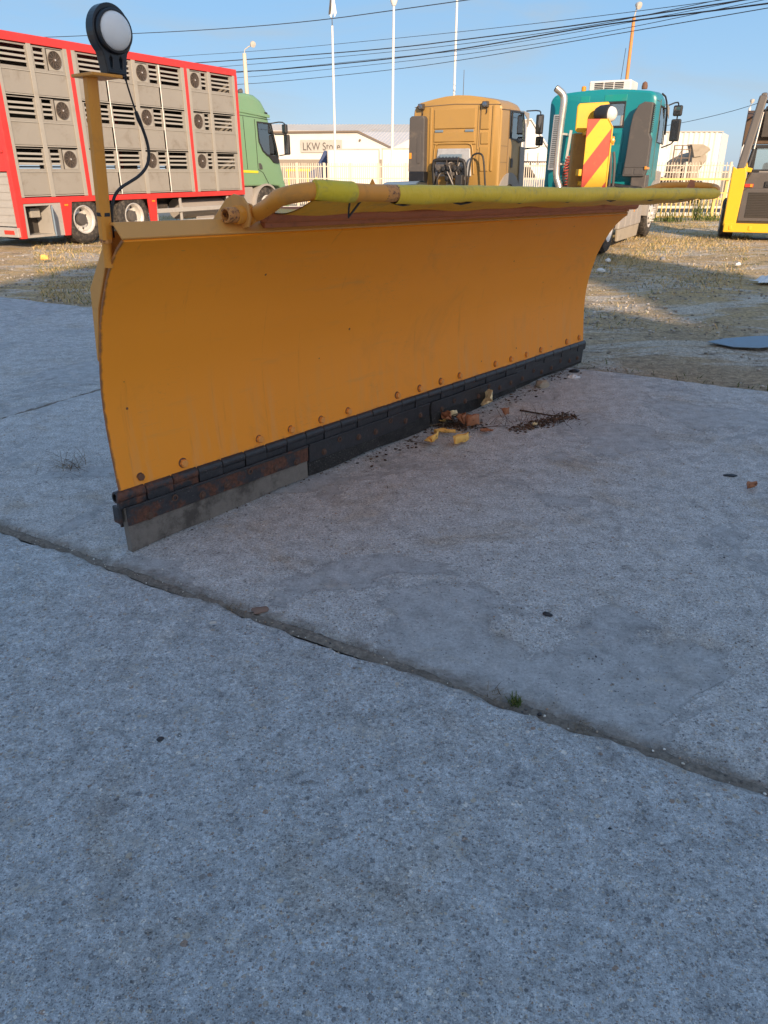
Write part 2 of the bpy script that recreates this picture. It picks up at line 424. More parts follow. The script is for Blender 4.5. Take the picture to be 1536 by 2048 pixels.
def concrete(name, seed, base, dark, expo, warm):
    k = NT(name)
    off = k.n.new('ShaderNodeVectorMath'); off.operation = 'ADD'; k.ln(k.co, off.inputs[0]); off.inputs[1].default_value = (seed*3.1, seed*1.7, 0)
    P = off.outputs[0]
    wob = k.n.new('ShaderNodeVectorMath'); wob.operation = 'MULTIPLY_ADD'
    k.ln(k.noise(22, 3, .6, P, out='Color'), wob.inputs[0]); wob.inputs[1].default_value = (.018,.018,.018); k.ln(P, wob.inputs[2])
    Q = wob.outputs[0]
    big = k.noise(.9, 6, .6, P); mid = k.noise(4.5, 6, .65, P); fin = k.noise(330, 3, .7, P); gr = k.noise(95, 5, .75, P)
    c = k.mix(k.math('ADD', k.math('MULTIPLY', big, .55), k.math('MULTIPLY', mid, .45)), dark, base)
    c = k.mix(k.smooth(k.noise(2.3, 7, .7, P, .8), .5, .72), c, warm)
    c = k.mix(1.0, c, k.ramp(gr, [(.27, .42), (.5, .95), (.74, 1.55)]), 'MULTIPLY')
    c = k.mix(1.0, c, k.ramp(fin, [(.28, .62), (.5, 1.0), (.74, 1.40)]), 'MULTIPLY')
    # where the skin has worn off the aggregate shows; smooth skin elsewhere with a crisp, ragged border
    em = k.smooth(k.noise(1.15, 9, .62, P, .5), expo, expo + .03)
    em2 = k.math('ADD', k.math('MULTIPLY', em, .85), .15)
    c = k.mix(em, k.mix(.55, c, tuple(x*.78 for x in dark)), c)
    h = k.math('MULTIPLY', em, .5)
    for sc, dens, size in ((60, .80, .50), (120, .46, .52), (230, .22, .56)):
        v = k.voro(sc, Q)
        r = k.sep(v.outputs['Color'])
        thr = k.math('MULTIPLY', k.math('SUBTRACT', r[0], dens), size / (1 - dens))
        thr = k.math('MULTIPLY', thr, em2)
        mk = k.smooth(k.math('SUBTRACT', thr, v.outputs['Distance']), 0.0, .05)
        pc = k.ramp(r[1], [(0, (.07,.072,.08)), (.14, (.19,.19,.195)), (.34, (.29,.275,.26)), (.50, (.50,.43,.34)), (.62, (.40,.27,.19)), (.72, (.62,.54,.43)), (.84, (.86,.83,.78))], 'CONSTANT')
        c = k.mix(k.math('MULTIPLY', mk, k.math('ADD', .55, k.math('MULTIPLY', r[1], .42))), c, pc)
        h = k.math('ADD', h, k.math('MULTIPLY', mk, 22.0 / sc))
    # warm gritty blotches where the laitance has gone
    wg = k.math('MULTIPLY', k.smooth(k.noise(8.5, 8, .72, P, .5), .55, .66), k.smooth(gr, .44, .60))
    c = k.mix(k.math('MULTIPLY', wg, .6), c, (.56,.49,.38))
    # small pits
    v = k.voro(110, Q); r = k.sep(v.outputs['Color'])
    pit = k.smooth(k.math('SUBTRACT', k.math('MULTIPLY', k.math('SUBTRACT', r[2], .80), 1.6), v.outputs['Distance']), 0, .05)
    c = k.mix(k.math('MULTIPLY', pit, .7), c, (.06,.06,.062))
    h = k.math('SUBTRACT', h, k.math('MULTIPLY', pit, .4))
    # grime worked in along the joint, and blotchy wear at hand size
    x_, y_, z_ = k.sep()
    fj = k.math('ADD', k.math('MULTIPLY', x_, .5), k.math('MULTIPLY', y_, .866))
    jd = k.math('ADD', k.math('ABSOLUTE', k.math('SUBTRACT', fj, 1.75)), k.math('MULTIPLY', k.math('SUBTRACT', k.noise(16, 7, .7), .5), .16))
    c = k.mix(k.math('MULTIPLY', k.smooth(jd, .075, .0), .75), c, k.mix(gr, (.15,.13,.11), (.36,.32,.27)))
    gb = k.noise(13, 8, .72, P)
    c = k.mix(1.0, c, k.ramp(gb, [(.28, .66), (.5, 1.0), (.72, 1.28)]), 'MULTIPLY')
    c = k.mix(k.math('MULTIPLY', k.smooth(k.noise(3.1, 8, .7, P, .7), .57, .70), .35), c, (.17,.165,.165))
    edge = k.math('MULTIPLY', k.math('MULTIPLY', em, k.math('SUBTRACT', 1.0, em)), .8)
    c = k.mix(edge, c, (.15,.145,.14))
    h = k.math('ADD', h, k.math('MULTIPLY', gb, .8))
    b = k.bump(h, 1.0, .010)
    b = k.bump(gr, 1.0, .010, b); b = k.bump(fin, .7, .003, b)
    return k.done(c, k.math('ADD', k.math('MULTIPLY', mid, .2), .68), 0, b, .35)
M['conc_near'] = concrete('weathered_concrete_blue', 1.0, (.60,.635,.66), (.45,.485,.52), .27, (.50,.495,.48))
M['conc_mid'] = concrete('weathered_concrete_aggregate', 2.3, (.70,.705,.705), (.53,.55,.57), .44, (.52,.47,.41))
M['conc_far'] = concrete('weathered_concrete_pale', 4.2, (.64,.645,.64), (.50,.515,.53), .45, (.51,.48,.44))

def soil(name='dry_soil'):
    k = NT(name)
    P = k.co; x, y, z = k.sep()
    n = k.noise(.55, 7, .65); m = k.noise(2.6, 7, .7); f = k.noise(24, 6, .75); ff = k.noise(130, 4, .7)
    c = k.mix(m, (.35,.27,.185), (.56,.455,.34))
    # trodden dry grass takes over with distance
    far = k.smooth(k.math('ADD', y, k.math('MULTIPLY', n, 8.0)), 9.0, 15.0)
    straw = k.mix(f, (.40,.28,.13), (.72,.53,.29))
    c = k.mix(k.math('MULTIPLY', far, k.smooth(m, .30, .52)), c, straw)
    # whitish gravel spread in drifts
    g = k.smooth(k.noise(.9, 8, .72, dist=.6, vec=k.scale((.7,1.5,1))), .47, .58)
    c = k.mix(k.math('MULTIPLY', g, k.smooth(ff, .40, .56)), c, (.66,.63,.58))
    dk = k.smooth(k.noise(3.4, 7, .7, vec=k.scale((.6,1.6,1))), .54, .66)
    c = k.mix(k.math('MULTIPLY', dk, .6), c, (.10,.085,.07))
    # green patches
    gp = k.math('MULTIPLY', k.smooth(k.noise(.8, 6, .6, vec=k.scale((1,1.7,1))), .56, .66), k.smooth(y, 8.5, 14.0))
    c = k.mix(k.math('MULTIPLY', gp, .55), c, (.14,.15,.04))
    c = k.mix(1.0, c, k.ramp(f, [(.27, .45), (.5, 1.0), (.73, 1.5)]), 'MULTIPLY')
    c = k.mix(1.0, c, k.ramp(ff, [(.3, .6), (.5, 1.0), (.72, 1.5)]), 'MULTIPLY')
    b = k.bump(f, 1.0, .04); b = k.bump(ff, .7, .008, b)
    return k.done(c, .95, 0, b, .2)
M['soil'] = soil()

def joint_soil():
    k = NT('joint_dirt')
    f = k.noise(60, 6, .75)
    c = k.mix(k.noise(9, 5), (.12,.105,.09), (.30,.265,.225))
    c = k.mix(1.0, c, k.ramp(f, [(.3, .5), (.7, 1.5)]), 'MULTIPLY')
    return k.done(c, .95, 0, k.bump(f, .9, .01), .2)
M['joint'] = joint_soil()

def asphalt():
    k = NT('asphalt'); c = k.mix(k.noise(1.2, 6), (.045,.047,.055), (.075,.075,.08))
    return k.done(c, .85, 0, k.bump(k.noise(80, 3), .4, .01), .3)
M['asphalt'] = asphalt()

def island_mat(name, stops, rough=.8, interp='LINEAR', twoside=False):
    k = NT(name)
    c = k.ramp(k.island(), stops, interp)
    c = k.mix(1.0, c, k.ramp(k.noise(140, 3), [(.3,.75),(.7,1.25)]), 'MULTIPLY')
    k.done(c, rough, 0, None, .25)
    return k.mat
M['straw'] = island_mat('dry_grass_blades', [(0,(.38,.26,.11)),(.35,(.54,.39,.18)),(.62,(.66,.51,.27)),(.74,(.22,.19,.07)),(.88,(.13,.15,.04)),(1,(.10,.13,.035))])
M['litter'] = island_mat('straw_litter', [(0,(.14,.10,.07)),(.3,(.32,.24,.15)),(.65,(.54,.42,.28)),(1,(.74,.62,.46))])
M['greenblade'] = island_mat('green_weed', [(0,(.05,.085,.02)),(.6,(.09,.13,.03)),(1,(.17,.17,.05))])
M['hay'] = island_mat('dry_stalks', [(0,(.09,.065,.045)),(.5,(.18,.14,.09)),(1,(.30,.24,.16))])
M['stones'] = island_mat('small_stones', [(0,(.06,.06,.065)),(.25,(.16,.15,.14)),(.5,(.38,.33,.26)),(.7,(.32,.22,.15)),(.82,(.60,.55,.46)),(1,(.80,.78,.73))])
M['gravel'] = island_mat('pale_gravel', [(0,(.18,.16,.13)),(.5,(.33,.29,.24)),(1,(.54,.50,.45))])
M['crumbs'] = island_mat('brown_plant_crumbs', [(0,(.035,.022,.016)),(.6,(.10,.06,.04)),(1,(.20,.13,.08))])

def leaf_mat(name, a, b):
    k = NT(name); c = k.mix(k.noise(35, 6, .7), a, b)
    c = k.mix(k.smooth(k.noise(60, 4), .6, .7), c, tuple(x*.4 for x in a))
    return k.done(c, .65, 0, k.bump(k.noise(45, 4), .4, .005), .3)
M['leaf_y'] = leaf_mat('yellow_dry_leaf', (.88,.45,.08), (.95,.60,.20))
M['leaf_p'] = leaf_mat('pale_dry_leaf', (.88,.66,.33), (.95,.80,.50))
M['leaf_b'] = leaf_mat('brown_dry_leaf', (.30,.12,.055), (.48,.22,.12))
M['paper'] = leaf_mat('crumpled_white_plastic', (.62,.64,.66), (.76,.77,.78))
M['darkstone'] = plain('dark_pebble', (.02,.022,.028), .5)
M['brownstone'] = plain('flat_brown_stone', (.20,.13,.10), .8)

def stripes():
    k = NT('red_yellow_warning_stripes')
    x, y, z = k.sep()
    t = k.math('DIVIDE', k.math('SUBTRACT', z, k.math('MULTIPLY', x, 1.38)), .76)
    f = k.math('FRACT', k.math('ADD', t, 10.0))
    m = k.math('GREATER_THAN', f, .5)
    c = k.mix(m, (.80,.46,.015), (.58,.06,.03))
    c = k.mix(k.math('MULTIPLY', k.smooth(k.noise(14, 7, .7), .55, .75), .5), c, (.30,.16,.06))
    return k.done(c, .4, 0, k.bump(k.noise(60, 2), .05, .003), .4)
M['stripes'] = stripes()

# ------------------------------------------------------------------ the ground
def zg(x, y):
    return (0.035*math.sin(x*.7+1.3)*math.sin(y*.55) + .02*math.sin(x*1.9+y*1.3) + .012*math.sin(x*4.1-y*3.3))
E1 = Vector((.866, -.5)); E2 = Vector((.5, .866))       # along the slab joints / across them
def build_ground():
    xs = np.concatenate([[-900,-300,-120,-60,-30], np.linspace(-16,20,110), [34,60,120,300,900]])
    ys = np.concatenate([[-300,-60,-20,-8], np.linspace(-1,30,110), [40,60,100,200,500,1500]])
    vs = []
    for x in xs:
        for y in ys:
            f = x*E2.x + y*E2.y
            z = -.03
            if -16 < x < 20 and 4 < y < 30:
                z = -.028 + zg(x, y) * .75 * min(1, max(0, (f-6.0)/2.0)) + .012*min(1, max(0,(f-5.9)/.6))
            if f < 5.75 and y < 14: z = -.10
            vs.append((x, y, z))
    n = len(ys)
    fs = [(i*n+j, (i+1)*n+j, (i+1)*n+j+1, i*n+j+1) for i in range(len(xs)-1) for j in range(n-1)]
    mb = MB(); mb.add(vs, fs)
    mb.build('ground', M['soil'], smooth=60, kind='structure')
build_ground()

def jag(p, q, step=.05, amp=.012, seed=0):
    r = random.Random(seed); p = Vector(p); q = Vector(q); n = max(2, int((q-p).length/step))
    d = (q-p).normalized(); nn = Vector((-d.y, d.x)); out = []; acc = 0
    for i in range(n):
        acc = acc*.75 + r.uniform(-amp, amp)
        out.append(p + (q-p)*(i/n) + nn*(acc if i else 0))
    return out
def EF(e, f): return E1*e + E2*f
slabs = bpy.data.objects.new('concrete_pavement', None); COL.objects.link(slabs); slabs['kind'] = 'structure'
def slab(e0, e1, f0, f1, z, m, seed, jags=(1,1,1,1)):
    c = [EF(e0,f0), EF(e1,f0), EF(e1,f1), EF(e0,f1)]
    loop = []
    for i in range(4):
        a, b = c[i], c[(i+1)%4]
        loop += jag(a, b, .035, .010, seed+i) if jags[i] else [a]
    cen = sum(loop, Vector((0,0)))/len(loop)
    n = len(loop); r = random.Random(seed)
    inner = []
    for i, p in enumerate(loop):
        d = (loop[(i+1)%n] - loop[i-1]).normalized(); nn = Vector((-d.y, d.x))
        inner.append(p + nn*(.010 + r.random()*.012))
    vs = [(p.x,p.y,z) for p in inner] + [(p.x,p.y,z-.008-r.random()*.008) for p in loop] + [(p.x,p.y,z-.16) for p in loop]
    fs = [tuple(range(n))]
    for k in (0, 1):
        fs += [(k*n+i, k*n+(i+1)%n, (k+1)*n+(i+1)%n, (k+1)*n+i) for i in range(n)][:]
    mb = MB(); mb.add(vs, fs)
    return mb.build('slab', m, slabs, smooth=None)
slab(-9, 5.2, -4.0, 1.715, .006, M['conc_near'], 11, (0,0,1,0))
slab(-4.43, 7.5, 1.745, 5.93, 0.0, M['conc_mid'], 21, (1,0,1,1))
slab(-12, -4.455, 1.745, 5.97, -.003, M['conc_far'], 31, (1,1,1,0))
# dirt packed into the joints
def dirt_strip(a, b, wdt, z, seed):
    r = random.Random(seed); a = Vector(a); b = Vector(b); d = (b-a).normalized(); nn = Vector((-d.y, d.x))
    n = int((b-a).length/.03); vs = []; fs = []
    for i in range(n+1):
        p = a + (b-a)*(i/n)
        for j, t in enumerate((-1,-.4,.1,.6,1)):
            q = p + nn*(t*wdt)
            vs.append((q.x, q.y, z + r.uniform(-.004,.004) - (.008 if abs(t) == 1 else 0)))
    for i in range(n):
        for j in range(4): fs.append((i*5+j, (i+1)*5+j, (i+1)*5+j+1, i*5+j+1))
    mb = MB(); mb.add(vs, fs); return mb
dirt_strip(EF(-9,1.745), EF(5.2,1.738), .024, -.0045, 3).build('joint_dirt', M['joint'], slabs, smooth=50)
dirt_strip(EF(-4.44,1.7), EF(-4.44,5.97), .035, -.006, 4).build('joint_dirt', M['joint'], slabs, smooth=50)

# road beyond the fence
mb = MB(); mb.box(-120, 160, 28.2, 33.0, -.2, .012); mb.build('road', M['asphalt'], kind='structure')
mb = MB(); mb.box(-120, 160, 27.9, 28.2, -.2, .10); mb.box(-120, 160, 33.0, 33.25, -.2, .10); mb.build('road_kerb', M['concrete_bld'], kind='structure')

# ------------------------------------------------------------------ loose stuff on the ground
def stones(name, n, fn, smin, smax, m, z0=0.0, flat=.55, power=2.5):
    ico_v = [(0,0,1),(.89,0,.45),(.28,.85,.45),(-.72,.53,.45),(-.72,-.53,.45),(.28,-.85,.45),(.72,.53,-.45),(-.28,.85,-.45),(-.89,0,-.45),(-.28,-.85,-.45),(.72,-.53,-.45),(0,0,-1)]
    ico_f = [(0,1,2),(0,2,3),(0,3,4),(0,4,5),(0,5,1),(1,6,2),(2,7,3),(3,8,4),(4,9,5),(5,10,1),(6,7,2),(7,8,3),(8,9,4),(9,10,5),(10,6,1),(11,7,6),(11,8,7),(11,9,8),(11,10,9),(11,6,10)]
    iv = np.array(ico_v); f = np.array(ico_f)
    V = []; F = []
    for i in range(n):
        x, y, z = fn()
        s = smin + (smax-smin)*rng.random()**power
        a = rng.random()*6.28
        sc = np.array([1, .6+.4*rng.random(), flat*(.7+.5*rng.random())])*s
        p = iv*sc*(1+rng.normal(0,.12,(12,1)))
        ca, sa = math.cos(a), math.sin(a)
        p = np.stack([p[:,0]*ca-p[:,1]*sa, p[:,0]*sa+p[:,1]*ca, p[:,2]], 1) + [x, y, z + s*flat*.35]
        V.append(p); F.append(f + 12*i)
    V = np.concatenate(V); F = np.concatenate(F)
    me = bpy.data.meshes.new(name); me.from_pydata(V.tolist(), [], F.tolist()); me.materials.append(m); me.shade_smooth()
    return link(name, me, kind='stuff')
def on_concrete():
    y = .6 + 5.6*rng.random()**1.3; x = (rng.random()-.5)*(1.5+y*1.15)
    return x, y, .001
def clustered():
    while True:
        x, y, z = on_concrete()
        if rng.random() < .25 + .75*(math.sin(x*7.1+1.3*math.sin(y*5))*math.sin(y*8.3+x*2.2) > .35): return x, y, z
stones('grit', 5200, clustered, .0010, .0048, M['stones'])
def on_joint():
    e = rng.uniform(-3.2, 2.4); p = EF(e, 1.73 + rng.normal(0,.035)); return p.x, p.y, -.004
stones('joint_grit', 600, on_joint, .0015, .0055, M['stones'])
def on_dirt():
    while True:
        x = rng.uniform(-7, 9); y = 5.4 + 13*rng.random()**1.5
        if x*E2.x + y*E2.y > 5.98 and (math.sin(x*1.7+.6)*math.sin(y*1.1+x*.4) + rng.random()*1.2 > .35): return x, y, -.012 + zg(x, y)*.75*min(1, max(0, (x*.5+y*.866-6)/2))
stones('gravel', 15000, on_dirt, .005, .026, M['gravel'], power=3.5)

def blades(name, pts, hmin, hmax, wdt, m, lean=.7, up=1.0):
    V = []; F = []; k = 0
    for (x, y, z) in pts:
        h = hmin + (hmax-hmin)*rng.random()**1.6; a = rng.random()*6.28; b = rng.random()*6.28
        wx, wy = math.cos(a)*wdt/2, math.sin(a)*wdt/2
        lx, ly = math.cos(b)*h*lean*(.3+rng.random()), math.sin(b)*h*lean*(.3+rng.random())
        V += [(x-wx,y-wy,z),(x+wx,y+wy,z),(x+lx*.45+wx*.7,y+ly*.45+wy*.7,z+h*.62*up),(x+lx*.45-wx*.7,y+ly*.45-wy*.7,z+h*.62*up),(x+lx,y+ly,z+h*.9*up)]
        F += [(k,k+1,k+2,k+3),(k+3,k+2,k+4)]; k += 5
    me = bpy.data.meshes.new(name); me.from_pydata(V, [], F); me.materials.append(m)
    return link(name, me, kind='stuff')
def gz(x, y): return -.02 + zg(x, y)*.75*min(1, max(0, (x*.5+y*.866-6)/2))
pts = []
while len(pts) < 52000:
    y = 7.5 + 20*rng.random()**1.15; x = rng.uniform(-.72, .75)*y*.62
    f = x*.5 + y*.866
    if f < 6.1: continue
    dens = .5 + .5*math.sin(x*.9+2)*math.sin(y*.7+x*.3) + .35*math.sin(x*2.3-y*1.9)
    dens *= min(1, max(.12, (y-8.5)/6)) if x > -3 else .8
    if rng.random() < dens: pts.append((x, y, gz(x, y)))
blades('dry_grass', pts, .015, .085, .011, M['straw'], 1.0)
pts = []
while len(pts) < 42000:
    y = 5.4 + 10*rng.random()**1.2; x = rng.uniform(-.7, .75)*y*.62
    if x*.5 + y*.866 < 6.0: continue
    if rng.random() < (.22 + .78*min(1, max(0, (y-6.5)/4)))*(.42 + .5*math.sin(x*2.1+1)*math.sin(y*1.6+x*.7) + .3*math.sin(x*5.3-y*3.1)): pts.append((x, y, gz(x, y)+.004))
blades('straw_litter', pts, .012, .05, .006, M['litter'], 2.4, .35)
pts = []
for i in range(1500):
    e = rng.uniform(-6, 4); p = EF(e, 5.99 + abs(rng.normal(0,.10))); 
    if p.x < -2.6 and rng.random() < .95 or rng.random() < .18: pts.append((p.x, p.y, -.02))
blades('edge_grass', pts, .02, .07, .008, M['greenblade'], .8)

# ------------------------------------------------------------------ the snow plough
PL_ = 4.30
plough = thing('snow_plough', 'long orange snow plough blade with black hinged rubber edge and yellow wrapped pipe', 'snow plough',
               (-1.066, 2.762, 0), (0, R(1.15), math.atan2(.779, .627)))
prof = [(.014,.262),(.020,.30),(.033,.42),(.043,.523),(.046,.60),(.044,.67),(.036,.74),(.022,.81),(.004,.88),(-.012,.94),(-.050,1.025),(-.096,1.105),(-.140,1.165),(-.185,1.210),(-.222,1.238)]
def moldboard():
    n = len(prof); nx = 60; th = .009
    nor = []
    for i in range(n):
        a = Vector(prof[max(i-1,0)]); b = Vector(prof[min(i+1,n-1)]); d = (b-a).normalized(); nor.append(Vector((d.y, -d.x)))
    vs = []
    for k in range(nx+1):
        x = PL_*k/nx
        for side in (0, 1):
            for i, (y, z) in enumerate(prof):
                wv = .0025*math.sin(x*3.1+z*5) + .0015*math.sin(x*7.3-z*3)
                yy = y + wv*(1 if 1 < i < n-2 else .3) + (nor[i].x*th if side else 0)*-1
                vs.append((x, yy, z + (nor[i].y*-th if side else 0)))
    fs = []; m = 2*n
    for k in range(nx):
        for s in (0, 1):
            for i in range(n-1):
                a = k*m+s*n+i; fs.append((a, a+1, a+m+1, a+m) if s == 0 else (a+m, a+m+1, a+1, a))
        for i in (0, n-1):
            a = k*m+i; fs.append((a, a+m, a+m+n, a+n))
    for k in (0, nx):
        for i in range(n-1):
            a = k*m+i; fs.append((a, a+1, a+n+1, a+n))
    mb = MB(); mb.add(vs, fs); return mb
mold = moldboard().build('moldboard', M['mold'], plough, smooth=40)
# bent top lip
mb = MB(); mb.prism([(-.225,1.236),(-.231,1.243),(-.186,1.292),(-.150,1.285),(-.153,1.277),(-.182,1.281)], 0, PL_, 'x'); mb.build('top_lip', M['mold_lip'], plough, bevel=.003)
# triangular stiffening channel behind the sheet
mb = MB(); mb.prism([(-.140,1.262),(.016,1.06),(.036,.80),(.030,.79),(-.02,.99),(-.125,1.185)], .0, PL_, 'x')
mb.build('stiffener_beam', M['mold_lip'], plough, bevel=.004)
mb = MB(); mb.prism([(.06,.35),(.10,.35),(.10,.75),(.06,.75)], .40, PL_, 'x'); mb.build('stiffener_beam', M['mold_part'], plough, bevel=.004)
for x in (.9, 2.0, 3.1, 4.2):
    mb = MB(); mb.prism([(.055,.30),(.20,.34),(.22,.62),(.10,1.02),(-.06,1.20),(.03,.9),(.056,.6)], x, x+.012, 'x'); mb.build('rear_rib', M['mold_part'], plough)
mb = MB()
for x in (1.75, 2.45): mb.box(x, x+.09, .10, .75, .30, .42)
mb.box(1.6, 2.7, .55, .67, .24, .50); mb.build('coupling_frame', M['mold_part'], plough, bevel=.006)
mb = MB(); mb.prism([(.58,.0),(.70,.0),(.70,.06),(.66,.06),(.66,.9),(.62,.9),(.62,.06),(.58,.06)], 2.10, 2.20, 'x'); mb.build('support_stand', M['mold_part'], plough)
# bolts along the foot of the sheet
def bolt_mesh(rw, rh, h):
    mb = MB()
    mb.lathe([(rw*.2,0),(rw*1.06,0),(rw*1.04,h*.22),(rw*.9,h*.34),(rw*.3,h*.34)], (0,0,0), (0,-1,0), 16, 0)
    mb.lathe([(rh,h*.3),(rh,h*.9),(rh*.84,h),(.0,h)], (0,0,0), (0,-1,0), 6, 1)
    return mb
bm1 = bolt_mesh(.0225, .0180, .024).mesh('bolt', [M['rustbolt'], M['bolt']], 30)
bm2 = bolt_mesh(.020, .016, .018).mesh('bolt', [M['darkbolt'], M['rustbolt']], 30)
bm3 = bolt_mesh(.017, .0135, .010).mesh('bolt', [M['darkbolt'], M['darkbolt']], 30)
bm4 = (lambda m: (m.lathe([(.0155,.0),(.0155,.004),(.009,.005),(.008,-.004),(.0,-.004)], (0,0,0), (0,-1,0), 14), m)[1])(MB()).mesh('bolt_hole', M['darkbolt'], 30)
for i, x in enumerate((.105,.32,.76,.97,1.19,1.40,1.83,2.05,2.27,2.48,2.92,3.13,3.35,3.57,4.0,4.22)):
    link('bolt', bm2 if i == 0 else bm1, plough, loc=(x, .018, .301+random.uniform(-.002,.002)), rot=(R(-5), random.uniform(0,1), 0), label='rustiest bolt head at the near end of the blade' if i == 0 else None)
rv = bolt_mesh(.006, .005, .004).mesh('rivet', [M['rustbolt'], M['bolt']], 30)
for x, z in ((.135,1.178),(.325,1.185),(.118,1.100),(.300,1.104),(.50,1.13),(.20,.99),(.175,.945),(.145,.86)):
    yy = np.interp(z, [p[1] for p in prof], [p[0] for p in prof]); link('rivet', rv, plough, loc=(x, yy-.001, z), rot=(R(20),0,0))
# hinge knuckles
for s in range(4):
    x0 = s*1.06 + (0 if s else -.02); x1 = (s+1)*1.06 if s < 3 else 4.33
    n = 8; stp = (x1-x0)/n
    for i in range(n):
        a = x0 + i*stp; b = a + stp - .004
        mb = MB(); r = .0265 if i % 2 == 0 else .0255
        mb.lathe([(r*.6,0),(r-.003,0),(r,.003),(r,b-a-.003),(r-.003,b-a),(r*.6,b-a)], (a, .014, .245), (1,0,0), 14)
        if i % 2: mb.box(a+.001, b-.001, -.009, .006, .198, .240)
        else: mb.box(a+.001, b-.001, -.005, .010, .198, .252)
        mb.build('hinge_knuckle', M['hinge_rusty'] if (s == 0 and i < 3) else M['hinge'], plough, smooth=40)
# edge segments: clamp plate, bolts, rubber
zb = [(0.0,.024),(.030,.050),(.055,.070),(.075,.085)]
for s in range(4):
    x0 = s*1.065 + .006; x1 = (s+1)*1.065 - .006 if s < 3 else 4.30
    z0, z1 = zb[s]; off = (-.006, -.003, -.010, .010)[s]
    rub = M['rubber_grey'] if s == 0 else M['rubber_blk']
    nn = 24
    def RP(u, v, yy, x0=x0, x1=x1, z0=z0, z1=z1, off=off):
        x = x0 + (x1-x0)*u; zb_ = z0 + (z1-z0)*u + .006*math.sin(x*9)*(1-v)
        return (x, off + yy + .012*math.sin(x*2.1)*(1-v) - .014*(1-v), zb_ + (.195-zb_)*v)
    mb = MB(); mb.grid(lambda u, v: RP(u, v, .0), nn, 6); mb.grid(lambda u, v: RP(u, v, .034), nn, 6)
    mb.grid(lambda u, v: RP(u, 0, .034*v), nn, 1); mb.grid(lambda u, v: RP(u, 1, .034*v), nn, 1)
    mb.grid(lambda u, v: RP(0, u, .034*v), 6, 1); mb.grid(lambda u, v: RP(1, u, .034*v), 6, 1)
    rb = mb.build('rubber_edge', rub, plough, smooth=30)
    hm = M['hinge_rusty'] if s == 0 else M['hinge']
    mb = MB(); mb.box(x0, x1, off-.012, off-.001, (.118 if s == 0 else .105), .198)
    cp = mb.build('clamp_plate', hm, plough, bevel=.003)
    mb = MB(); mb.box(x0-.005, x1+.003, off+.036, off+.048, .10, .215); mb.build('clamp_plate', hm, plough, bevel=.003)
    mb = MB(); mb.box(x0, x1, off-.016, off-.012, .190, .202); mb.build('clamp_strip', M['hinge'], plough, bevel=.002)
    for i in range(7):
        x = x0 + .10 + i*(x1-x0-.2)/6 + random.uniform(-.015,.015)
        link('clamp_bolt', bm4 if i % 3 == 1 else bm3, plough, loc=(x, off-.0115, (.170 if i % 3 == 1 else .140) + random.uniform(-.008,.008)), rot=(0, random.uniform(0,1), 0))
mb = MB(); mb.box(-.022, -.004, .0, .045, .13, .205)
mb.build('hinge_end_plate', M['hinge_rusty'], plough, bevel=.005)

# rolled clamp edge under the flap
def rolled(x0, x1):
    mb = MB(); n = 10; k = 40
    def P(u, v):
        x = x0 + (x1-x0)*u; t = v*2*math.pi
        return (x, -.250 + .030*math.cos(t), 1.300 + .030*math.sin(t) + .003*math.sin(x*2.4))
    mb.grid(P, k, n)
    for x, k_ in ((x0, 0), (x1, 1)):
        mb.lathe([(.028, 0), (.02, .014*(1 if k_ else -1)), (.001, .02*(1 if k_ else -1))], (x, -.250, 1.302), (1,0,0), 12)
    return mb
rolled(.62, 4.36).build('rolled_edge', M['primer'], plough, smooth=60)
mb = MB(); mb.box(.64, 4.30, -.232, -.205, 1.255, 1.285); mb.build('clamp_strip', M['primer'], plough)
# flap
def FL(u, v):
    xa = .60 + (4.30-.60)*u; xb = .44 + (4.62-.44)*u
    x = xa + (xb-xa)*v
    y = -.262 - (.690-.262)*v
    z = 1.322 + (1.366-1.322)*v - .030*math.sin(math.pi*v) + .004*math.sin(x*6.1)*math.sin(math.pi*v) + .003*math.sin(x*13+v*4)
    return (x, y, z)
mb = MB(); mb.grid(FL, 90, 14); mb.grid(lambda u, v: tuple(a + b for a, b in zip(FL(u, v), (0, 0, .004))), 90, 14)
mb.build('deflector_flap', M['flap'], plough, smooth=60)
# pipe
PZ = 1.392
def arc(p, c, q, n=8):
    p, c, q = Vector(p), Vector(c), Vector(q)
    return [p*(1-t)**2 + c*2*t*(1-t) + q*t*t for t in [i/n for i in range(n+1)]]
path = [(.60,-.215,1.305),(.585,-.26,1.314),(.53,-.38,1.342)] + arc((.44,-.52,1.370),(.395,-.695,1.402),(.56,-.70,1.394), 9) + [(.72,-.70,PZ-.002),(.86,-.70,PZ-.004)]
mb = MB(); mb.tube(path, .0295, 18); mb.build('arm_pipe', M['mold_part'], plough, smooth=50)
mb = MB(); mb.tube([(.795,-.70,PZ-.003),(.80,-.70,PZ-.003),(.868,-.70,PZ-.004),(.872,-.70,PZ-.004)], [.0297,.0299,.0305,.029], 18); mb.build('pipe_end', M['rusty_paint'], plough, smooth=50)
mb = MB(); mb.tube([(.455,-.682,1.399),(.50,-.699,1.397),(.58,-.70,PZ+.001),(.622,-.70,PZ),(.624,-.70,PZ)], [.0325,.0335,.0345,.0350,.031], 20); mb.build('pipe_sleeve', M['tape'], plough, smooth=50)
